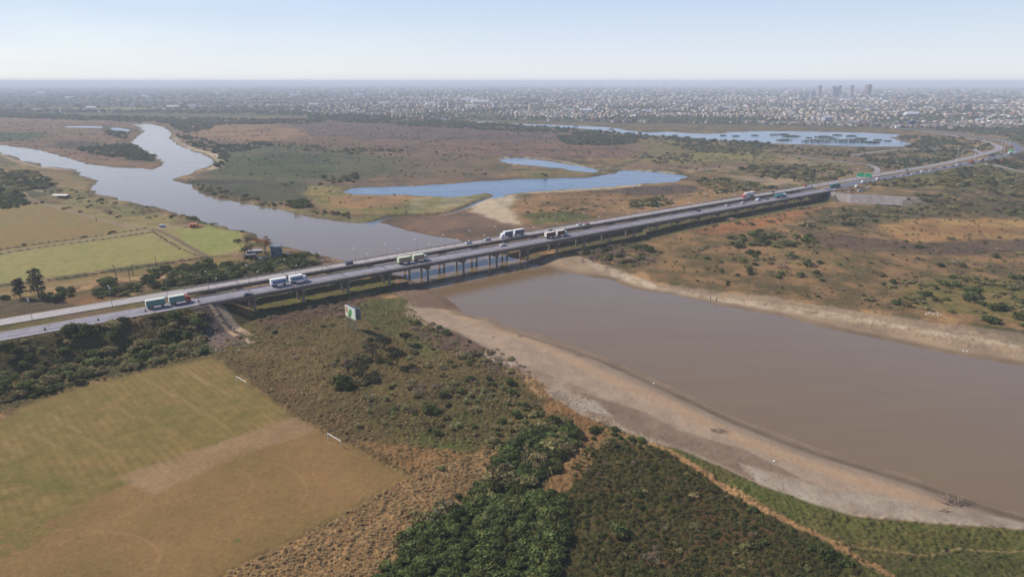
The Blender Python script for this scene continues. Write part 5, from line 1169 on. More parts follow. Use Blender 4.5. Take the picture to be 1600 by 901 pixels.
SHN = ['under the wide grey tower', 'next to the bluish long roof', 'over the blue box building', 'beside the blue box building', 'behind the white apartment block', 'before the cream end-wall block', 'furthest back above the cream block',
 'behind the cream end-wall block', 'by the river head trees', 'in the field by the tree row', 'bright speck above the river head', 'in the haze at the frame edge', 'between two tree rows', 'at the trees by the orange field', 'in mid town haze',
 'at the marsh edge of mid town', 'below the twin towers', 'behind the wide cream block', 'inland of the wide cream block', 'just past the wide cream block', 'on the hill past the maroon box', 'below the maroon box', 'past the maroon box by the trees',
 'between the towers and the maroon box', 'before the short blue-grey block', 'beside the big hazy trees', 'above the narrow end of the lagoon', 'high in the haze mid town', 'above the marsh in mid town']
# ---- single town buildings that stand out
def block(px_, py_, wpx, hpx, wc, name, label, cat, depth=.7, rz=.35, roof='flat', floors=0, rc=None):
    x, y = U(px_, py_, 0); k = y / F
    w_, h_ = wpx * k, hpx * k * (.9 if 'tower' in name else 1.0); dp = w_ * depth; wm = mat(name + '_wall', lin(wc), rough=.85, var=.08, vscale=.1)
    rm = mat(name + '_roof', lin(rc or (170,168,165)), rough=.7)
    root = empty(name, (x, y, 0), rz, label=label, cat=cat)
    w2 = w_ / (abs(math.cos(rz)) + depth * abs(math.sin(rz))); dp = w2 * depth
    mb = MB(); mb.box((0, 0, h_ / 2 - .5), (w2, dp, h_ + 1), wm); mb.build('walls', root)
    mb = MB()
    if roof == 'flat':
        mb.box((0, 0, h_ + .4), (w2 + .6, dp + .6, .8), rm); mb.box((w2 * .15, 0, h_ + 2.2), (w2 * .3, dp * .4, 3), wm)
    else:
        g = w2 * .12; vs = [(-w2 / 2 - .4, -dp / 2 - .4, h_ + .02), (w2 / 2 + .4, -dp / 2 - .4, h_ + .02), (w2 / 2 + .4, dp / 2 + .4, h_ + .02), (-w2 / 2 - .4, dp / 2 + .4, h_ + .02), (-w2 / 2 - .4, 0, h_ + g), (w2 / 2 + .4, 0, h_ + g)]
        mb.poly(vs, [(0, 1, 5, 4), (3, 4, 5, 2), (0, 4, 3), (1, 2, 5), (0, 3, 2, 1)], rm)
    mb.build('roof', root)
    if floors:
        nb = max(3, int(w2 / 5)); mb = MB()
        for f_ in range(floors):
            zz = h_ * (f_ + .55) / floors
            for q_ in range(nb):
                xx = (q_ + .5) / nb * w2 - w2 / 2
                for sg in (-1, 1): mb.box((xx, sg * (dp / 2 + .05), zz), (w2 / nb * .55, .25, h_ / floors * .45), 'window_dark')
            nd = max(2, int(dp / 5))
            for q_ in range(nd):
                yy = (q_ + .5) / nd * dp - dp / 2
                for sg in (-1, 1): mb.box((sg * (w2 / 2 + .05), yy, zz), (.25, dp / nd * .5, h_ / floors * .45), 'window_dark')
        mb.build('windows', root)
    return root
block(1278.5,151.5,6.5,18,(168,158,156),'tower_block','grey slab tower at one end of the skyline row','tower',.8,floors=15)
block(1301,152,7.5,17,(150,146,152),'tower_block','wide grey tower joined beside a paler one','tower',.8,floors=15)
block(1309,152,7,18.5,(176,172,176),'tower_block','pale tower rising just above its darker neighbour','tower',.8,floors=16)
block(1328.5,151,7,18,(168,160,160),'tower_block','slim pale tower standing alone in mid skyline','tower',.8,floors=16)
block(1355,151.5,9,19.5,(128,100,96),'tower_block','tallest reddish brown tower of the skyline','tower',.8,floors=17)
block(1268,154,5,12,(130,134,146),'tower_block','short blue-grey block before the end tower','tower',.8,floors=9)
block(1480,147,4,7,(140,124,126),'tower_block','small brownish block on the horizon side of town','tower',.8,floors=8)
block(1493,147,4,7,(140,130,134),'tower_block','small greyish block beside the brownish one','tower',.8,floors=8)
block(1572,141,3,5,(150,150,160),'tower_block','distant faint block at the town limit','tower',.8,floors=8)
block(704,170,10,11,(212,196,170),'apartment_block','cream apartment block with blank end wall by tall trees','block',.5,.5,floors=5)
block(774,169.5,9,8,(214,210,204),'apartment_block','white apartment block among pale sheds','block',.6,.4,floors=4)
block(835.5,174,19,10,(220,204,172),'apartment_block','wide cream block facing the marsh','block',.35,.2,floors=4)
block(1291,191,15,7,(164,164,176),'warehouse','pale lavender hall beyond the lagoon reeds','hall',.6,.3,'gable')
block(1424,197,12,6.5,(44,66,112),'warehouse','deep blue box building near the motorway junction','hall',.5,.15,rc=(60,80,120))
block(1509,173,12,8.5,(120,96,104),'warehouse','maroon box building standing over the roofs','hall',.5,.15)
for i, (x, y, w_, h_, c_) in enumerate([(1341,172,12,2.5,(214,206,204)),(1357,172,16,2.5,(110,126,150)),(1425,180,28,2,(220,220,222)),(1402,200,9,2.5,(224,222,218)),(735,168,16,3,(216,206,192)),(672,164,14,2,(222,220,216)),(735,158,22,2,(206,206,210)),
        (750,161,28,2,(214,208,196)),(270,169,18,2.5,(226,220,210)),(142,170,14,2,(230,226,220)),(226,153,8,3,(226,226,226)),(65,148,10,3,(232,228,226)),(110,155,14,2,(214,200,190)),(300,167.5,12,2,(200,206,214)),
        (462,151,16,2,(214,206,204)),(490,166,14,3,(206,212,220)),(1320,158,16,2,(224,218,206)),(860,160,14,2,(216,210,206)),(915,175,20,2.5,(214,212,214)),(890,174,14,2,(200,204,214)),(1560,160,16,3,(214,198,190)),(1480,182,12,3,(214,186,170)),
        (1530,190,14,2.5,(206,210,220)),(1450,170,16,2,(196,196,204)),(1240,156,14,2.5,(224,214,206)),(1140,170,16,2,(200,204,216)),(1010,176,14,2.5,(206,200,210)),(560,150,12,2,(204,206,214)),(600,163,14,2,(206,210,218))]):
    block(x, y, w_, h_, c_, 'shed', ['long low', 'wide low', 'bright'][i % 3] + ' pale-roofed shed, ' + SHN[i], 'shed', .35, .35, 'gable', rc=c_)
# reed islands in the lagoon
for i, (x, y, w_) in enumerate([(1237,213.5,24),(1224,210.5,14),(1287,214.5,24),(1225,219.5,20),(1280,221.5,46),(1330,221.5,44),(1362,223,22),(1330,213,14),(1308,211.5,12),(1345,217,16),(1263,215.5,6),(1300,217,10),(1210,211,12),(1150,213,8),(1180,212,10),(1372,219,12),(955,202.5,6),(900,197.5,5),(1130,212,8),(1387,220.5,10)]):
    wx, wy = U(x, y, WL); k = math.hypot(wx, wy) / F; hw = w_ * k / 2; rg = np.random.RandomState(i)
    dd = min(hw * .8, 2.2 * k * math.hypot(wx, wy) / H * .5 + 4)
    n = int(60 + hw * 9); V, Fq, T = foliage(rg, [(hw * q_, rg.uniform(-.3, .3) * dd, .5, max(2.5, dd * (1 - q_ * q_ * .6) * .6), .35) for q_ in np.linspace(-.85, .85, 7)], n, 1.3)
    o = bpy.data.objects.new('reed_island', npmesh('reed_island', V, Fq, ['leaf_far'], cols=T)); col.objects.link(o); o.location = (wx, wy, WL - .2)
    tag(o, ('long' if w_ > 18 else 'small') + ' dark reed island in the blue lagoon', 'reed island', 'reed islands in the lagoon')

# ------------------------------------------------------------------ vehicles
def wheel(par, x, y, r=.33, w_=.22):
    mb = MB(); mb.tube((x, y - w_ / 2, r), (x, y + w_ / 2, r), r, r, 'rubber', 12); mb.tube((x, y - w_ / 2 - .01, r), (x, y + w_ / 2 + .01, r), r * .5, r * .5, 'steel', 8); return mb.build('wheel', par)
def car(rgb, kind='car'):
    pm = paint('paint_%d_%d_%d' % rgb, rgb); root = empty('car' if kind != 'van' else 'van'); 
    if kind == 'van': L_, W_, Hh = 5.0, 1.95, 2.1; prof = [(-2.5,.35),(-2.5,1.0),(-2.4,1.9),(-2.2,2.05),(1.2,2.05),(1.75,1.35),(2.4,1.1),(2.5,.9),(2.5,.35)]; gl = [(-2.35,1.1),(-2.25,1.8),(1.2,1.85),(1.75,1.25),(1.7,1.1)]
    elif kind == 'suv': L_, W_, Hh = 4.7, 1.9, 1.75; prof = [(-2.3,.4),(-2.35,1.0),(-2.1,1.05),(1.0,1.05),(2.2,.95),(2.35,.75),(2.3,.4)]; gl = [(-2.2,1.04),(-1.9,1.6),(.4,1.62),(1.1,1.04)]
    elif kind == 'pickup': L_, W_, Hh = 5.2, 1.9, 1.75; prof = [(-2.6,.5),(-2.6,1.05),(-.4,1.05),(1.2,1.08),(2.4,1.0),(2.55,.8),(2.5,.45)]; gl = [(-.5,1.06),(-.4,1.65),(.7,1.67),(1.35,1.06)]
    else: L_, W_, Hh = 4.3, 1.78, 1.45; prof = [(-2.1,.3),(-2.15,.8),(-2.0,.92),(-1.5,.95),(1.0,.92),(1.95,.78),(2.15,.6),(2.1,.3)]; gl = [(-1.75,.93),(-1.1,1.36),(.3,1.38),(1.1,.91)]
    mb = MB(); mb.prism(prof, -W_ / 2, W_ / 2, pm); mb.build('body', root)
    mb = MB(); n = len(gl)
    if kind == 'van': mb.prism(gl, -W_ / 2 - .015, W_ / 2 + .015, 'glass'); mb.build('side_windows', root)
    else:
        vs = []
        for sg in (-1, 1):
            for x, z in gl: vs.append((x, sg * (W_ / 2 - .06 - (z - gl[0][1]) * .28), z))
        mb.poly(vs, [(k, (k + 1) % n, n + (k + 1) % n, n + k) for k in range(n)] + [tuple(range(n)), tuple(range(2 * n - 1, n - 1, -1))], 'glass'); mb.build('windows', root)
        mb = MB(); zt = gl[1][1]; mb.box(((gl[1][0] + gl[2][0]) / 2, 0, zt + .03), (gl[2][0] - gl[1][0], W_ - .36, .07), pm); mb.build('roof', root)
    for x in (-L_ * .31, L_ * .3):
        for sg in (-1, 1): wheel(root, x, sg * (W_ / 2 - .1))
    return root
def lorry(cab, side, top, kind='drawbar', stripe=None, h=2.7, cargo='box'):
    root = empty('lorry'); cm = paint('paint_%d_%d_%d' % cab, cab); smt = MM('cargo_%d_%d_%d' % side, lin(side), rough=.6, var=.08, vscale=.8); tm = MM('cargo_top_%d_%d_%d' % top, lin(top), rough=.7, var=.08, vscale=.6)
    x0 = 9.5
    mb = MB(); mb.prism([(x0 - 2.3,.6),(x0 - 2.3,2.75),(x0 - 2.0,3.15),(x0 - .9,3.0),(x0 - .25,2.2),(x0,1.6),(x0,.6)], -1.22, 1.22, cm); c = mb.build('cab', root)
    mb = MB(); mb.box((x0 - .36, 0, 2.1), (.5, 2.1, .75), 'glass'); mb.build('windscreen', c)
    mb = MB(); mb.box((x0 - 1.1, 0, 2.0), (.9, 2.47, .7), 'glass'); mb.build('side_window', c)
    def box(a, b_, nm='cargo_box'):
        mb = MB(); l = b_ - a; cx = (a + b_) / 2
        if cargo == 'tank':
            for q_ in range(1): mb.tube((a, 0, 2.2), (b_, 0, 2.2), 1.15, 1.15, smt, 16); mb.box((cx, 0, 3.33), (l * .8, .6, .1), tm)
        else:
            mb.box((cx, 0, 1.2 + h / 2), (l, 2.5, h), smt); mb.box((cx, 0, 1.2 + h + .06), (l + .06, 2.56, .14), tm)
            for xx in (a - .02, b_ + .02): mb.box((xx, 0, 1.2 + h / 2), (.08, 2.56, h + .05), tm)
            if stripe: 
                sm = MM('stripe_%d_%d_%d' % stripe, lin(stripe), rough=.5)
                for sg in (-1, 1): mb.box((cx + .2, sg * 1.26, 1.2 + h * .45), (l * .86, .04, h * .5), sm)
            for q_ in range(1, int(l / .9)):
                for sg in (-1, 1): mb.box((a + q_ * .9, sg * 1.27, 1.2 + h / 2), (.06, .06, h * .96), smt)
        return mb.build(nm, root)
    mb = MB()
    if kind == 'drawbar':
        box(x0 - 9.4, x0 - 2.7); box(x0 - 19.2, x0 - 11.2); mb.box((x0 - 5, 0, .95), (9.2, 1.0, .35), 'rubber'); mb.box((x0 - 15.2, 0, .95), (8, 1.0, .35), 'rubber'); mb.box((x0 - 10.3, 0, .8), (2.2, .2, .15), 'steel')
        ws = [x0 - 1.4, x0 - 7.0, x0 - 8.3, x0 - 12.4, x0 - 16.8, x0 - 18.1]
    else:
        box(x0 - 16.0, x0 - 2.9); mb.box((x0 - 8, 0, .95), (15, 1.0, .35), 'rubber'); ws = [x0 - 1.4, x0 - 4.4, x0 - 12.2, x0 - 13.5, x0 - 14.8]
    mb.build('chassis', root)
    for x in ws:
        for sg in (-1, 1): wheel(root, x, sg * 1.0, .5, .36)
    return root
def path_at(path, x, y):
    best = None
    for a, b_ in zip(path[:-1], path[1:]):
        ex, ey = b_[0] - a[0], b_[1] - a[1]; L_ = ex * ex + ey * ey + 1e-9; t = min(1, max(0, ((x - a[0]) * ex + (y - a[1]) * ey) / L_))
        qx, qy = a[0] + ex * t, a[1] + ey * t; d = (x - qx) ** 2 + (y - qy) ** 2
        if best is None or d < best[0]: best = (d, a[2] + (b_[2] - a[2]) * t, math.atan2(ey, ex))
    return best[1], best[2]
CARS = {}
def put(root, x, y, z, yaw, label, cat, group=None):
    root.location = (x, y, z); root.rotation_euler = (0, 0, yaw); tag(root, label, cat, group); return root
def car_at(rgb, kind, px_, py_, label, rev=False, group=None, z=9.51, yaw=None, path=None):
    key = (rgb, kind); 
    if key in CARS: c = copy_tree(CARS[key]); 
    else: c = CARS[key] = car(rgb, kind)
    x, y = U(px_, py_, z)
    if path is not None:
        z2, yw = path_at(path, x, y); x, y = U(px_, py_, z2); z2, yw = path_at(path, x, y); z = z2 + .01; yaw = yw
    if yaw is None: yaw = ANG
    if 'group' in c: del c['group']
    return put(c, x, y, z, yaw + (math.pi if rev else 0), label, {'van': 'van', 'pickup': 'pickup', 'suv': 'car', 'car': 'car'}[kind], group)
def lorry_at(root, px_, py_, label, rev=False, dx=0, o=None):
    x, y = U(px_, py_, 9.51); s, oo = to_so(x, y); x, y = so(s, o if o is not None else oo)
    return put(root, x, y, 9.51, ANG + (math.pi if rev else 0), label, 'lorry')
lorry_at(lorry((178,62,50), (96,140,130), (196,204,190)), 269, 481, 'red-cabbed lorry and trailer with teal-green cargo sides at the bridge start', o=339.6)
lorry_at(lorry((226,228,228), (214,218,220), (222,224,222), stripe=(44,88,140)), 459, 447, 'white lorry and trailer with blue panels on the sides', o=339.6)
lorry_at(lorry((206,212,208), (160,138,118), (196,206,176)), 655, 413, 'beige lorry and trailer with a pale greenish top over the river', o=339.6)
lorry_at(lorry((200,210,214), (104,62,56), (214,206,200)), 876, 371.5, 'lorry and trailer with maroon sides and a white cab', o=339.6)
lorry_at(lorry((222,226,232), (84,92,112), (224,226,228), h=2.9), 806, 371, 'white lorry with trailer heading for the viewer side on the far bridge', True, o=358.6)  # dark cargo sides: the shade on them is put into their colour
lorry_at(lorry((190,48,58), (206,204,206), (212,212,212), 'semi', h=2.8), 1168, 307, 'red-cabbed articulated lorry with a long white trailer', True, o=358.6)
lorry_at(lorry((190,210,214), (36,110,122), (60,130,140), 'semi', h=1.6), 1221, 309, 'teal flat-sided lorry with white cab on the near bridge', o=339.0)
lorry_at(lorry((60,110,122), (30,84,88), (40,100,104), 'semi', h=2.2), 1303, 293, 'dark teal lorry leaving the bridge end', o=340.0)
car_at((40,44,74), 'car', 388, 462, 'dark purple-blue car behind the white lorry at the near parapet')
car_at((214,208,204), 'pickup', 786, 384, 'silver white pickup just short of the maroon lorry')
car_at((58,64,84), 'suv', 1091, 330, 'dark slate car alone on the near bridge')
car_at((222,224,228), 'car', 1136, 322, 'white car ahead of the slate one')
car_at((226,226,226), 'suv', 1160.5, 318, 'white car with lights, second of the bunch on the near bridge')
car_at((214,222,230), 'van', 1184.5, 313.5, 'white van in the bunch on the near bridge')
car_at((112,114,120), 'car', 1198, 311.5, 'grey car just behind the teal lorry')
car_at((30,48,74), 'suv', 545.5, 413, 'dark navy car on the pale bridge where it meets the river', True)
car_at((186,194,206), 'car', 731.5, 380.5, 'silver blue car heading down the pale bridge', True)
car_at((166,168,176), 'suv', 761.5, 375.5, 'grey silver car in front of the white lorry on the far bridge', True)
car_at((56,58,66), 'car', 860, 361.5, 'charcoal car following the white lorry on the far bridge', True)
car_at((214,220,224), 'car', 905, 352, 'white car alongside the red one', True)
car_at((140,34,44), 'car', 917.5, 351.5, 'dark red car behind the white car on the far bridge', True)
car_at((52,50,60), 'car', 1207.5, 300.5, 'small dark car behind the red-cabbed articulated lorry', True)
car_at((196,60,84), 'suv', 1257.5, 291.5, 'pinkish red car near the far bridge end', True)
car_at((190,204,216), 'car', 1266.5, 292, 'pale silver car behind the pinkish red one', True)
# near the junction sign
car_at((222,228,232), 'van', 1348, 285.5, 'large white van under the green gantry sign', path=near_r)
car_at((224,224,224), 'van', 1371, 281, 'white tall van beside the queue start', path=near_r)
car_at((196,206,214), 'suv', 1363.5, 284.5, 'silver car beside the white tall van', path=near_r)
car_at((46,48,58), 'suv', 1382, 281.8, 'black car leading the standing queue', path=near_r)
car_at((60,62,72), 'car', 1397, 277.5, 'dark grey car alone ahead of the white queue cars', path=near_r)
car_at((40,50,60), 'car', 1417, 266.5, 'dark car alone on the far carriageway past the junction sign', True, path=far_r)
for i, (x, y, c_, k, t) in enumerate([(1305.5,297,(226,228,230),'car','white car at the parapet end of the parked row'),(1315.5,298,(96,92,90),'car','dark grey parked car next to the white one'),(1324,297.5,(120,128,150),'suv','slate-blue parked car in the verge group'),
        (1331,297,(150,90,80),'suv','rust-red parked car in the verge group'),(1338.5,292.5,(230,230,232),'van','white parked van in the verge group'),(1346,293.5,(140,110,110),'car','brownish parked car behind the van'),
        (1343,299,(200,200,206),'suv','silver parked car in the front of the verge group'),(1349,297.5,(110,118,136),'car','blue-grey parked car beside the silver one'),(1356,294.5,(214,218,224),'suv','pale parked car at the inland end of the verge group'),(1328,300,(206,190,186),'car','pale pinkish parked car at the slope edge')]):
    car_at(c_, k, x, y, t, z=8.75, yaw=ANG - .35 + .3 * (i % 3))
QC = [(224,224,226), (58,60,70), (222,222,224), (70,74,88), (206,206,208), (60,64,76), (226,226,226), (44,48,56), (120,126,136)]
QN = ['white', 'dark grey', 'white', 'slate', 'pale grey', 'charcoal', 'white', 'near-black', 'mid grey']
xs_q = [1409,1418,1425,1433,1440,1447,1453,1459,1464,1470,1476,1482,1489,1495,1501,1508,1547,1553,1559,1565,1571,1580,1586]
for i, x in enumerate(xs_q):
    # foot of the car: find the near carriageway point with this picture column
    best = min(near_r, key=lambda p: abs(800 + F * p[0] / (p[1] * CP - (p[2] - H) * SP) - x) + (0 if p[1] < 1120 else 500))
    f_ = best[1] * CP - (best[2] - H) * SP; py_ = 450.5 - F * (best[1] * SP + (best[2] - H) * CP) / f_
    k = i % len(QC); car_at(QC[k], ['car', 'suv', 'car', 'suv', 'van', 'car', 'suv', 'suv', 'car'][k], x, py_ + (-.6 if i % 2 else .9), QN[k] + ' ' + ['car', 'car', 'car', 'car', 'van', 'car', 'car', 'car', 'car'][k] + ' in the standing queue on the inland bend', path=near_r, group='vehicles in the standing queue')
for x, y, cols_, t in ((1517, 255.2, ((176,70,52),(176,84,66),(170,90,74)), 'brick-red lorry standing in the queue'), (1532, 252.3, ((90,56,60),(120,66,66),(190,170,140)), 'maroon lorry with a tan load in the queue'), (1577, 241.5, ((60,110,110),(70,100,112),(206,212,206)), 'green-grey lorry at the top of the bend')):
    l = lorry(*cols_, 'semi', h=2.3); wx, wy = U(x, y, 7.5); z2, yw = path_at(near_r, wx, wy); wx, wy = U(x, y, z2); put(l, wx, wy, z2, yw, t, 'lorry')
l = lorry((50,54,64), (58,60,70), (80,84,92), 'drawbar', h=2.2); wx, wy = U(1549, 244, 7); put(l, wx, wy, 6.9, path_at(near_r, wx, wy)[1] + math.pi, 'long dark lorry on the bend beyond the green-grey one', 'lorry')
car_at((226,226,228), 'car', 1541, 256.5, 'white car turning off at the exit by the bend', z=6.2, yaw=ANG)
car_at((196,50,50), 'car', 1565.5, 252, 'red car beside the shrubs below the bend', z=5, yaw=ANG)
for x, y, t in ((1523.5,234.2,'white van on the slip road inside the loop'),(1539,219.6,'white car on the returning carriageway inside the loop'),(1561,219.2,'white car near the top of the motorway loop')):
    car_at((228,228,230), 'van' if 'van' in t else 'car', x, y, t, path=(ramp3 if 'slip' in t else near_r if '1561' in str(x) else far_r))
wx, wy = U(254.5, 354.5); c = copy_tree(CARS[((214,222,230), 'van')]); put(c, wx, wy, float(HZ(wx, wy)[0]), .25, 'white van parked on the farm track by the brick rubble', 'van')

# ------------------------------------------------------------------ street furniture
def lamp(h, arms, side):
    root = empty('street_lamp'); mb = MB(); mb.tube((0, 0, 0), (0, 0, h - .6), .11, .07, 'steel', 8); mb.tube((0, 0, 0), (0, 0, .5), .2, .18, 'steel', 8); mb.build('pole', root)
    for sg in arms:
        mb = MB(); mb.tube((0, 0, h - .65), (0, sg * .9, h - .1), .06, .05, 'steel', 6); mb.tube((0, sg * .9, h - .1), (0, sg * 2.0, h + .12), .05, .045, 'steel', 6); mb.build('arm', root)
        mb = MB(); mb.box((0, sg * 2.25, h + .14), (.38, .95, .2), 'lamp_head'); mb.build('lamp_head', root)
    return root
la = lamp(9.3, (1,), 0); lb = lamp(8.6, (-1,), 0); lc = lamp(9.5, (1, -1), 0)
def setl(p, used, x, y, z, yaw, label, group):
    o = p if not used else copy_tree(p); put(o, x, y, z, yaw, label, 'street lamp', group)
i = 0
for k in range(29):
    s = 79.6 + 20 * k
    setl(la, k > 0, *so(s, 353.4), 9.45, ANG, 'tall street lamp on the inner edge of the pale bridge leaning outwards', 'lamps along the pale bridge')
    setl(lb, k > 0, *so(s + 1.2, 343.3), 9.45, ANG, 'street lamp on the inner edge of the wide dark bridge', 'lamps along the wide bridge')
lt = [('double-headed street lamp beside the pale carriageway next to the two pines', 5.7), ('double-headed street lamp beside the pale carriageway by the roadside belt', 36.8)]
for k, (t, s) in enumerate(lt): setl(lc, k > 0, *so(s, 353.8), 9.2, ANG, t, None)
setl(la, True, *so(60.5, 353.4), 9.3, ANG, 'single street lamp just before the bridge by the utility poles', None)
setl(lc, True, *so(-27, 353.8), 9.2, ANG, 'double street lamp further down the embanked road', None)
for k, (x, y) in enumerate([(1293,290),(1334,281.5),(1355,279),(1376.5,275),(1403,270),(1423,266.5),(1441,263.5),(1461,260.5)]):
    wx, wy = U(x, y, 9.3); o = copy_tree(lc); o.scale = (1.25,) * 3; put(o, wx, wy, 9.2, ANG, 'tall double street lamp in the sandy central strip past the bridge', 'street lamp', 'lamps on the strip past the bridge')
def mast(h):
    root = empty('high_mast'); mb = MB(); mb.tube((0, 0, 0), (0, 0, h), .3, .14, 'lamp_head', 8); mb.build('pole', root)
    mb = MB(); mb.tube((0, 0, h - .3), (0, 0, h), .9, .9, 'steel', 12)
    for a in range(6): mb.box((1.1 * math.cos(a * 1.047), 1.1 * math.sin(a * 1.047), h - .3), (.5, .5, .3), 'lamp_head', a * 1.047)
    mb.build('lamp_ring', root); return root
mm_ = mast(19)
for k, (x, y, z, t) in enumerate([(1494,254.5,8,'tall white light mast by the red lorries'),(1522.5,249.5,7.5,'tall white light mast between the queue and the loop'),(1563,239.5,6.5,'tall light mast inside the bend beside a thinner one'),(1568.5,236,6,'thinner light mast inside the tight bend'),(1577,228,5,'light mast at the top of the bend'),(1503,247,4,'short-looking light mast behind the carriageway')]):
    o = mm_ if k == 0 else copy_tree(mm_); wx, wy = U(x, y, z); put(o, wx, wy, z - .3, 0, t, 'light mast'); o.scale = (.9, .9, [1, 1, 1, .8, .7, .5][k])
# green gantry signs
def gantry(px_, py_, z, w_, h_, H_, path, label):
    wx, wy = U(px_, py_, z); _, yw = path_at(path, wx, wy); root = empty('gantry_sign', (wx, wy, z), yw, label=label, cat='road sign')
    mb = MB()
    for sg in (-1, 1):
        for dx in (-.3, .3): mb.tube((dx, sg * w_ / 2, -.3), (dx, sg * w_ / 2, H_ + 1), .14, .12, 'steel', 8)
    for zz in (H_, H_ + 1):
        for dx in (-.3, .3): mb.tube((dx, -w_ / 2, zz), (dx, w_ / 2, zz), .08, .08, 'steel', 6)
    n = int(w_ / 1.2)
    for q_ in range(n): y0 = -w_ / 2 + q_ * w_ / n; mb.tube((-.3, y0, H_), (-.3, y0 + w_ / n, H_ + 1), .05, .05, 'steel', 4)
    mb.build('frame', root)
    for y0, wd in ((-w_ * .25, w_ * .48), (w_ * .25, w_ * .48)):
        mb = MB(); mb.box((-.5, y0, H_ + .5), (.12, wd, h_), 'sign_green'); pn = mb.build('sign_panel', root)
        mb = MB()
        for e in (-1, 1): mb.box((-.57, y0 + e * (wd / 2 - .12), H_ + .5), (.03, .1, h_ - .2), 'white_paint'); mb.box((-.572, y0, H_ + .5 + e * (h_ / 2 - .12)), (.03, wd - .2, .1), 'white_paint')
        mb.build('border', pn)
    return root
g_ = gantry(1349.5, 282, 9.5, 14.5, 4.0, 5.2, near_r, 'large green motorway sign on a gantry past the bridge end'); g_.rotation_euler = (0, 0, ANG + .25)
gantry(1578.5, 241, 6, 7, 3.0, 5, near_r, 'small-looking green sign over the queue at the bend')
# marker drums on the near carriageway
mb = MB(); mb.tube((0, 0, 0), (0, 0, .12), .42, .42, 'rubber', 12); mb.tube((0, 0, .12), (0, 0, 1.0), .3, .24, MM('drum_dark', lin((38, 34, 46)), rough=.5), 12); mb.tube((0, 0, 1.0), (0, 0, 1.45), .1, .06, 'drum_dark', 8)
mb.tube((0, 0, .55), (0, 0, .72), .285, .272, MM('drum_band', lin((150, 70, 50)), rough=.5), 12)
dp_ = mb.build('marker_drum')
for k, (x, y, t) in enumerate([(70.5,515.5,'dark marker drum on the near carriageway, furthest from the bridge'),(153.5,500.5,'dark marker drum on the near carriageway between two others'),(227.5,486.5,'dark marker drum right behind the teal lorry trailer'),(310.5,471.5,'dark marker drum just ahead of the red lorry cab')]):
    o = dp_ if k == 0 else dp_.copy()
    if k: col.objects.link(o)
    wx, wy = U(x, y, 9.51); o.location = (wx, wy, 9.52); tag(o, t, 'marker drum')
# billboard
a_ = U(541.5, 511.5, .4); b_ = U(557.5, 519.5, .4); gx = float(HZ(*a_)[0]); v_ = (b_[0] - a_[0], b_[1] - a_[1]); bl = math.hypot(*v_); yw = math.atan2(v_[1], v_[0])
root = empty('billboard', (a_[0], a_[1], gx), yw, label='double-faced roadside billboard on tall grey posts with a green and orange picture', cat='billboard')
BW = bl * .97
for q_ in range(5):
    mb = MB(); mb.box((BW * q_ / 4, .35, 5.6), (.3, .3, 11.4), 'steel'); mb.build('post', root)
mb = MB(); mb.box((BW / 2, .1, 8.6), (BW + .3, .22, 5.4), 'white_paint'); pn = mb.build('panel', root)
mb = MB()
for (x0_, x1_, z0_, z1_, rgb) in [(.02,.98,.03,.97,(206,222,196)),(.03,.28,.4,.88,(202,150,122)),(.34,.54,.06,.6,(56,120,72)),(.44,.66,.34,.8,(96,164,100)),(.7,.97,.1,.92,(216,230,208)),(.03,.3,.06,.3,(226,206,176))]:
    k = MM('print_%d' % rgb[0], lin(rgb), rough=.5); dpt = .012 * (1 + [(206),(202),(56),(96),(216),(226)].index(rgb[0]))
    mb.box((BW * (x0_ + x1_) / 2, -.02 - dpt, 5.9 + 5.4 * (z0_ + z1_) / 2), (BW * (x1_ - x0_), .01, 5.4 * (z1_ - z0_)), k)
mb.build('picture', pn)
mb = MB(); vs = []
mb.box((BW / 2 + .8, 1.5, 8.7), (BW + .6, .2, 5.4), MM('panel_back', lin((132, 140, 150)), rough=.6, var=.1, vscale=1), .14)
for q_ in range(12): mb.box((.6 + (BW) * q_ / 11, 1.3 + .14 * (BW * (q_ / 11 - .5)), 8.7), (.1, .14, 5.3), 'steel')
mb.build('rear_panel', root)
mb = MB()
for zz in (6.1, 8.4, 11.0): mb.box((BW / 2, .6, zz), (BW, .1, .12), 'steel')
for q_ in range(5): mb.tube((BW * q_ / 4, .4, 10.9), (BW * q_ / 4 + .3, 1.5, 10.9), .05, .05, 'steel', 5); mb.tube((BW * q_ / 4, .4, 6.2), (BW * q_ / 4 + .3, 1.5, 6.2), .05, .05, 'steel', 5)
mb.build('walkway', root)
# goals
for k, (p, q_, t) in enumerate([((370,597),(386,606),'white goal at the grassy corner of the field'), ((512.5,687),(535,700.5),'white goal at the bare half of the field')]):
    a_ = U(*p); b_ = U(*q_); yw = math.atan2(b_[1] - a_[1], b_[0] - a_[0]); z = float(HZ(*a_)[0]); W_ = 7.32
    root = empty('football_goal', (a_[0], a_[1], z), yw, label=t, cat='goal')
    for x in (0, W_): mb = MB(); mb.tube((x, 0, -.1), (x, 0, 2.44), .08, .08, 'white_paint', 8); mb.build('post', root)
    mb = MB(); mb.tube((-.06, 0, 2.46), (W_ + .06, 0, 2.46), .09, .09, 'white_paint', 8); mb.build('crossbar', root)
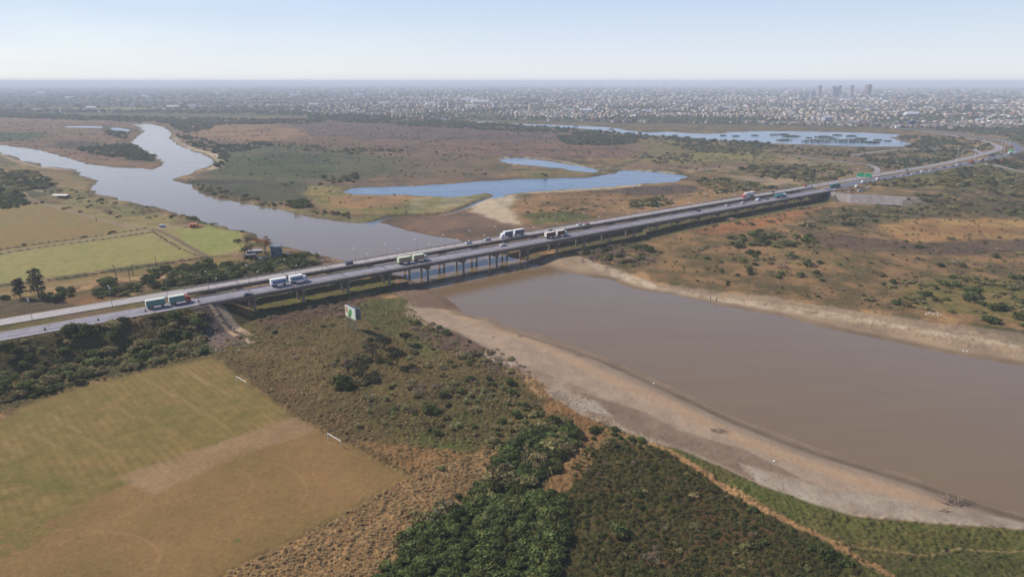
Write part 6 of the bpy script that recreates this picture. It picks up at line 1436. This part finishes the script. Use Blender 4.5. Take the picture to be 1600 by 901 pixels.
# utility poles
for k, (x, y, h_, t) in enumerate([(184,438,9.5,'leaning wooden utility pole with crossarm by the field fence'),(204.5,446,9.5,'upright dark utility pole inside the roadside belt'),(208.5,431,7,'thin utility pole behind the upright one'),(245,417,7,'thin pole beside the pale dirt patch'),(151,346,5.5,'short wooden pole beside the farm track')]):
    wx, wy = U(x, y); root = empty('utility_pole', (wx, wy, float(HZ(wx, wy)[0])), 0, label=t, cat='utility pole'); mb = MB(); mb.tube((0, 0, -.2), ([-1.2, 0, 0, 0, 0][k], 0, h_), .19, .13, 'wood_post', 8); mb.build('pole', root)
    if k < 3: mb = MB(); mb.box(([-1.1, 0, 0][k], 0, h_ - .6), (2.4, .16, .18), 'wood_post'); [mb.tube((q_ + [-1.1, 0, 0][k], 0, h_ - .5), (q_ + [-1.1, 0, 0][k], 0, h_ - .2), .07, .05, 'white_paint', 6) for q_ in (-1.1, -.5, .5, 1.1)]; mb.build('crossarm', root)
# fences
def fence(pts_px, label, step=4.5, hedge=True):
    P = [U(*p) for p in pts_px]; root = None; n = 0
    segs = []; 
    for a_, b_ in zip(P[:-1], P[1:]):
        L_ = math.hypot(b_[0] - a_[0], b_[1] - a_[1]); m = max(1, int(L_ / step)); segs += [(a_[0] + (b_[0] - a_[0]) * q_ / m, a_[1] + (b_[1] - a_[1]) * q_ / m) for q_ in range(m)]
    segs.append(P[-1]); zz = HZ([p[0] for p in segs], [p[1] for p in segs]); ox, oy = segs[0]
    root = empty('fence', (ox, oy, 0), 0, label=label, cat='fence'); proto = None
    for (x, y), z in list(zip(segs, zz))[:100]:
        if proto is None: mb = MB(); mb.tube((0, 0, -.2), (0, 0, 1.5), .1, .08, 'wood_post', 5); proto = mb.build('post', root); o = proto
        else: o = proto.copy(); col.objects.link(o)
        o.location = (x - ox, y - oy, z); o.scale = (1, 1, R.uniform(.8, 1.25))
    mb = MB()
    for (p, z0), (q_, z1) in zip(list(zip(segs, zz))[:-1], list(zip(segs, zz))[1:]):
        for h_ in (.5, .9, 1.25): mb.tube((p[0] - ox, p[1] - oy, z0 + h_), (q_[0] - ox, q_[1] - oy, z1 + h_), .02, .02, 'steel', 3)
    mb.build('wire', root)
    # weeds along the foot
    V, Fq, T = [], [], []
    rg = np.random.RandomState(len(segs))
    lob = [(p[0] - ox + rg.uniform(-1.5, 1.5), p[1] - oy + rg.uniform(-.3, .3), z + .1, rg.uniform(.5, 1.0), .7) for p, z in zip(segs, zz) for _ in range(2)]
    V, Fq, T = foliage(rg, lob, len(lob) * 22, .22); 
    V[:, 2] = V[:, 2]
    w_ = bpy.data.objects.new('weed_strip', npmesh('weed_strip', V, Fq, ['leaf_dark'], cols=T)); col.objects.link(w_); tag(w_, kind='stuff'); w_.location = (ox, oy, 0)
fence([(-60,455),(0,448),(90,436.5),(200,421),(260,412),(322,403)], 'post and wire fence along the pasture edge nearest the motorway')
fence([(0,389.8),(52,382.6),(160,368),(226,357)], 'post and wire fence on the upper side of the farm track')
fence([(0,396.5),(60,387.6),(160,374),(233,363.4)], 'post and wire fence on the lower side of the farm track')
fence([(236,360),(263,378),(290,393),(317,403)], 'post and wire fence running diagonally down the pastures')
# farm buildings
def shed(px_, py_, l, d, h, g, yaw, wall, roofc, label, name='shed', open_=False, z=0):
    wx, wy = U(px_, py_, z); root = empty(name, (wx, wy, float(HZ(wx, wy)[0])), yaw, label=label, cat='building'); wm = mat('farm_wall', lin(wall), rough=.9, var=.15, vscale=.6); rm = mat('farm_roof', lin(roofc), rough=.6, var=.1, vscale=.8)
    if open_:
        for x in (-l / 2 + .3, 0, l / 2 - .3):
            for y in (-d / 2 + .3, d / 2 - .3): mb = MB(); mb.box((x, y, h / 2), (.25, .25, h), 'wood_post'); mb.build('post', root)
        mb = MB(); mb.box((0, d / 2 - .2, h * .4), (l * .8, .15, h * .8), wm); mb.build('wall', root)
    else:
        mb = MB(); mb.box((0, 0, h / 2 - .2), (l, d, h + .4), wm); mb.build('wall', root)
        mb = MB(); mb.box((l * .1, -d / 2 - .02, 1.1), (1.6, .08, 2.2), 'wood_post'); mb.build('door', root); mb = MB(); mb.box((-l * .28, -d / 2 - .02, h * .5), (1.2, .08, 1), 'window_dark'); mb.build('window', root)
    mb = MB(); e = .4; vs = [(-l / 2 - e, -d / 2 - e, h + .01), (l / 2 + e, -d / 2 - e, h + .01), (l / 2 + e, d / 2 + e, h + .01), (-l / 2 - e, d / 2 + e, h + .01), (-l / 2 - e, 0, h + g), (l / 2 + e, 0, h + g)]
    mb.poly(vs, [(0, 1, 5, 4), (3, 4, 5, 2), (0, 4, 3), (1, 2, 5), (0, 3, 2, 1)], rm); mb.build('roof', root); return root
shed(97, 309, 15, 7, 2.6, .7, -.1, (150,130,112), (214,208,204), 'white-roofed open farm shelter above the curved track', 'farm_shelter', True)
shed(433, 404, 6.5, 5, 8.5, 1.2, .2, (98,108,122), (122,132,144), 'tall blue-grey metal building beside the brown tree', 'metal_building')
shed(398, 397, 9, 5, 2.6, .6, .25, (120,106,98), (150,152,158), 'low shack with a flat silvery roof beside the eucalyptus', 'shack')
shed(391, 403, 7, 4, 2.4, .5, .4, (104,92,86), (96,96,104), 'darker low shack in front of the silvery one', 'shack')
shed(411, 408, 4, 3.5, 2.3, .5, .1, (90,96,110), (120,134,150), 'tiny blue-roofed hut half hidden by the belt', 'hut')
shed(446, 402, 5, 4, 2.3, .5, .1, (90,90,92), (100,104,110), 'small grey lean-to against the blue-grey building', 'lean_to')
shed(303.5, 355, 5, 4, 3.0, .5, .15, (196,110,74), (176,104,76), 'small unfinished orange brick hut by the riverbank', 'brick_hut')
def heap(px_, py_, r_, n, mk, label, name, sz=(.25, .8), z=None, flat=.3):
    wx, wy = U(px_, py_, 0 if z is None else z); zz = float(HZ(wx, wy)[0]) if z is None else z; mb = MB(); rg = random.Random(n + int(px_))
    for q_ in range(n):
        a = rg.random() * 6.28; d = r_ * math.sqrt(rg.random()); s = rg.uniform(*sz); mb.box((d * math.cos(a) * 1.4, d * math.sin(a) * .8, s * .25 + (1 - d / r_) * flat * r_ * rg.random()), (s, s * rg.uniform(.5, 1), s * rg.uniform(.3, .7)), mk if isinstance(mk, str) else rg.choice(mk), rg.random() * 3, rg.uniform(.6, 1))
    return tag(mb.build(name, loc=(wx, wy, zz)), label, name.replace('_', ' '))
MM('brick', lin((190, 104, 72)), rough=.9, var=.2, vscale=2); MM('pale_rubble', lin((158, 142, 130)), rough=.9, var=.15, vscale=2); MM('bleached', lin((214, 200, 180)), rough=.9)
heap(294, 354.5, 4, 70, ['brick', 'pale_rubble'], 'scattered heap of orange bricks next to the brick hut', 'brick_heap', flat=.1)
heap(313, 353, 3, 50, ['brick', 'brick', 'wood_post'], 'second brick heap between the hut and the river', 'brick_heap', flat=.15)
heap(1334, 301.5, 4.5, 60, ['brick', 'pale_rubble', 'brick'], 'orange and pink rubble heap below the parked cars', 'rubble_heap', z=8.5, flat=.2)
# driftwood
def drift(px_, py_, r_, n, label, seed=0, name='driftwood_pile'):
    wx, wy = U(px_, py_, 0); zz = float(HZ(wx, wy)[0]); rg = random.Random(seed); mb = MB()
    for q_ in range(n):
        a = rg.gauss(.2, .9); L_ = r_ * rg.uniform(.3, 1.1); x, y = rg.uniform(-r_, r_) * .8, rg.uniform(-r_, r_) * .35; z = rg.uniform(.05, .25 * r_)
        p = Vector((x, y, z)); rr_ = rg.uniform(.04, .16)
        for s_ in range(3): nx = p + Vector((math.cos(a) * L_ / 3, math.sin(a) * L_ / 3, rg.uniform(-.15, .25) * L_ / 3)); nx.z = max(.04, nx.z); mb.tube(p, nx, rr_, rr_ * .7, 'deadwood', 6); p = nx; a += rg.uniform(-.5, .5); rr_ *= .7
    return tag(mb.build(name, loc=(wx, wy, zz)), label, 'driftwood')
drift(1490, 781, 3.8, 46, 'big tangled driftwood pile at the waterline of the near beach', 1)
drift(1120, 673, 2.6, 26, 'smaller pile of dead branches in the middle of the near beach', 2)
drift(1475, 796, 1.8, 8, 'few twigs lying just above the big driftwood pile', 3)
drift(812, 524, 1.6, 8, 'dark snag lying on sand near the cove', 4); drift(905, 553, 1.8, 14, 'branches washed up at the water edge below the cove', 5)
drift(770, 527, 1.2, 5, 'short pale log stump on the sandbar', 6); drift(1273, 487, 1.6, 7, 'dark snag on the far bank sand', 7); drift(862, 616, 1.2, 5, 'small dark log on the grey upper beach', 8)
for k, (x, y) in enumerate([(1110, 468), (1119.5, 470)]):
    wx, wy = U(x, y, -1); mb = MB(); mb.tube((0, 0, -1.5), (0, 0, 1.6), .22, .2, 'wood_post', 8); tag(mb.build('mooring_post', loc=(wx, wy, -.8)), ['thicker' , 'second'][k] + ' dark wooden post at the far waterline' + [' nearer the bridge', ' away from the bridge'][k], 'post')
heap(1460, 491, 3.5, 40, ['bleached', 'pale_rubble'], 'line of pale stones on the far bank below the bushes', 'stone_heap', (.3, .8), flat=.05)
heap(920, 408, 5, 50, ['bleached', 'concrete_dark'], 'grey and white stones scattered below the far bank shrubs', 'stone_heap', (.3, .8), flat=.05)
# rubble revetment on the left abutment cone
rg = random.Random(5); mb = MB()
for q_ in range(170):
    x, y = U(rg.uniform(312, 396), rg.uniform(486, 540), 3); 
    if sdf(np.array([x]), np.array([y]), pxs([(314,486),(352,498),(398,526),(372,542),(335,548),(308,535),(304,505)], 3))[0] < 0: continue
    z = float(HZ(x, y)[0]); s = rg.uniform(.3, 1.1); mb.box((x, y, z + s * .1), (s, s * rg.uniform(.5, 1), s * .5), rg.choice(['pale_rubble', 'concrete', 'concrete_dark']), rg.random() * 3, rg.uniform(.6, .95))
tag(mb.build('rubble_revetment'), 'loose stone rubble covering the cone under the bridge end', 'rubble', kind='stuff')
mb = MB(); mb.box((0, 0, .12), (.7, .5, .24), 'white_paint', .3, .7); lt_ = mb.build('litter_bag')
for k, (x, y, t) in enumerate([(1210,720,'white bag lying on the grey upper beach'),(1506,544,'white scrap on the far bank sand, first of two'),(1512,545,'white scrap on the far bank sand beside the first'),(582,617,'black and white scrap on the rough slope'),(1022,594,'tiny white scrap at the near waterline'),(45,533,'white scrap in the verge grass below the motorway')]):
    o = lt_ if k == 0 else lt_.copy()
    if k: col.objects.link(o)
    wx, wy = U(x, y, 0); o.location = (wx, wy, float(HZ(wx, wy)[0])); o.scale = (.9,) * 3; tag(o, t, 'litter')

# ------------------------------------------------------------------ the hazy air
hm = bpy.data.materials.new('haze_air'); hm.use_nodes = True; N = hm.node_tree.nodes; N.remove(N['Principled BSDF'])
pv = N.new('ShaderNodeVolumePrincipled'); pv.inputs['Color'].default_value = (0.78, 0.86, 1.0, 1); pv.inputs['Density'].default_value = 0.00014
pv.inputs['Anisotropy'].default_value = 0.0
hm.node_tree.links.new(pv.outputs[0], N['Material Output'].inputs['Volume']); M['haze_air'] = hm
hz = MB(); hz.box((0, 0, 57), (170000, 170000, 130), 'haze_air'); tag(hz.build('haze'), kind='stuff')
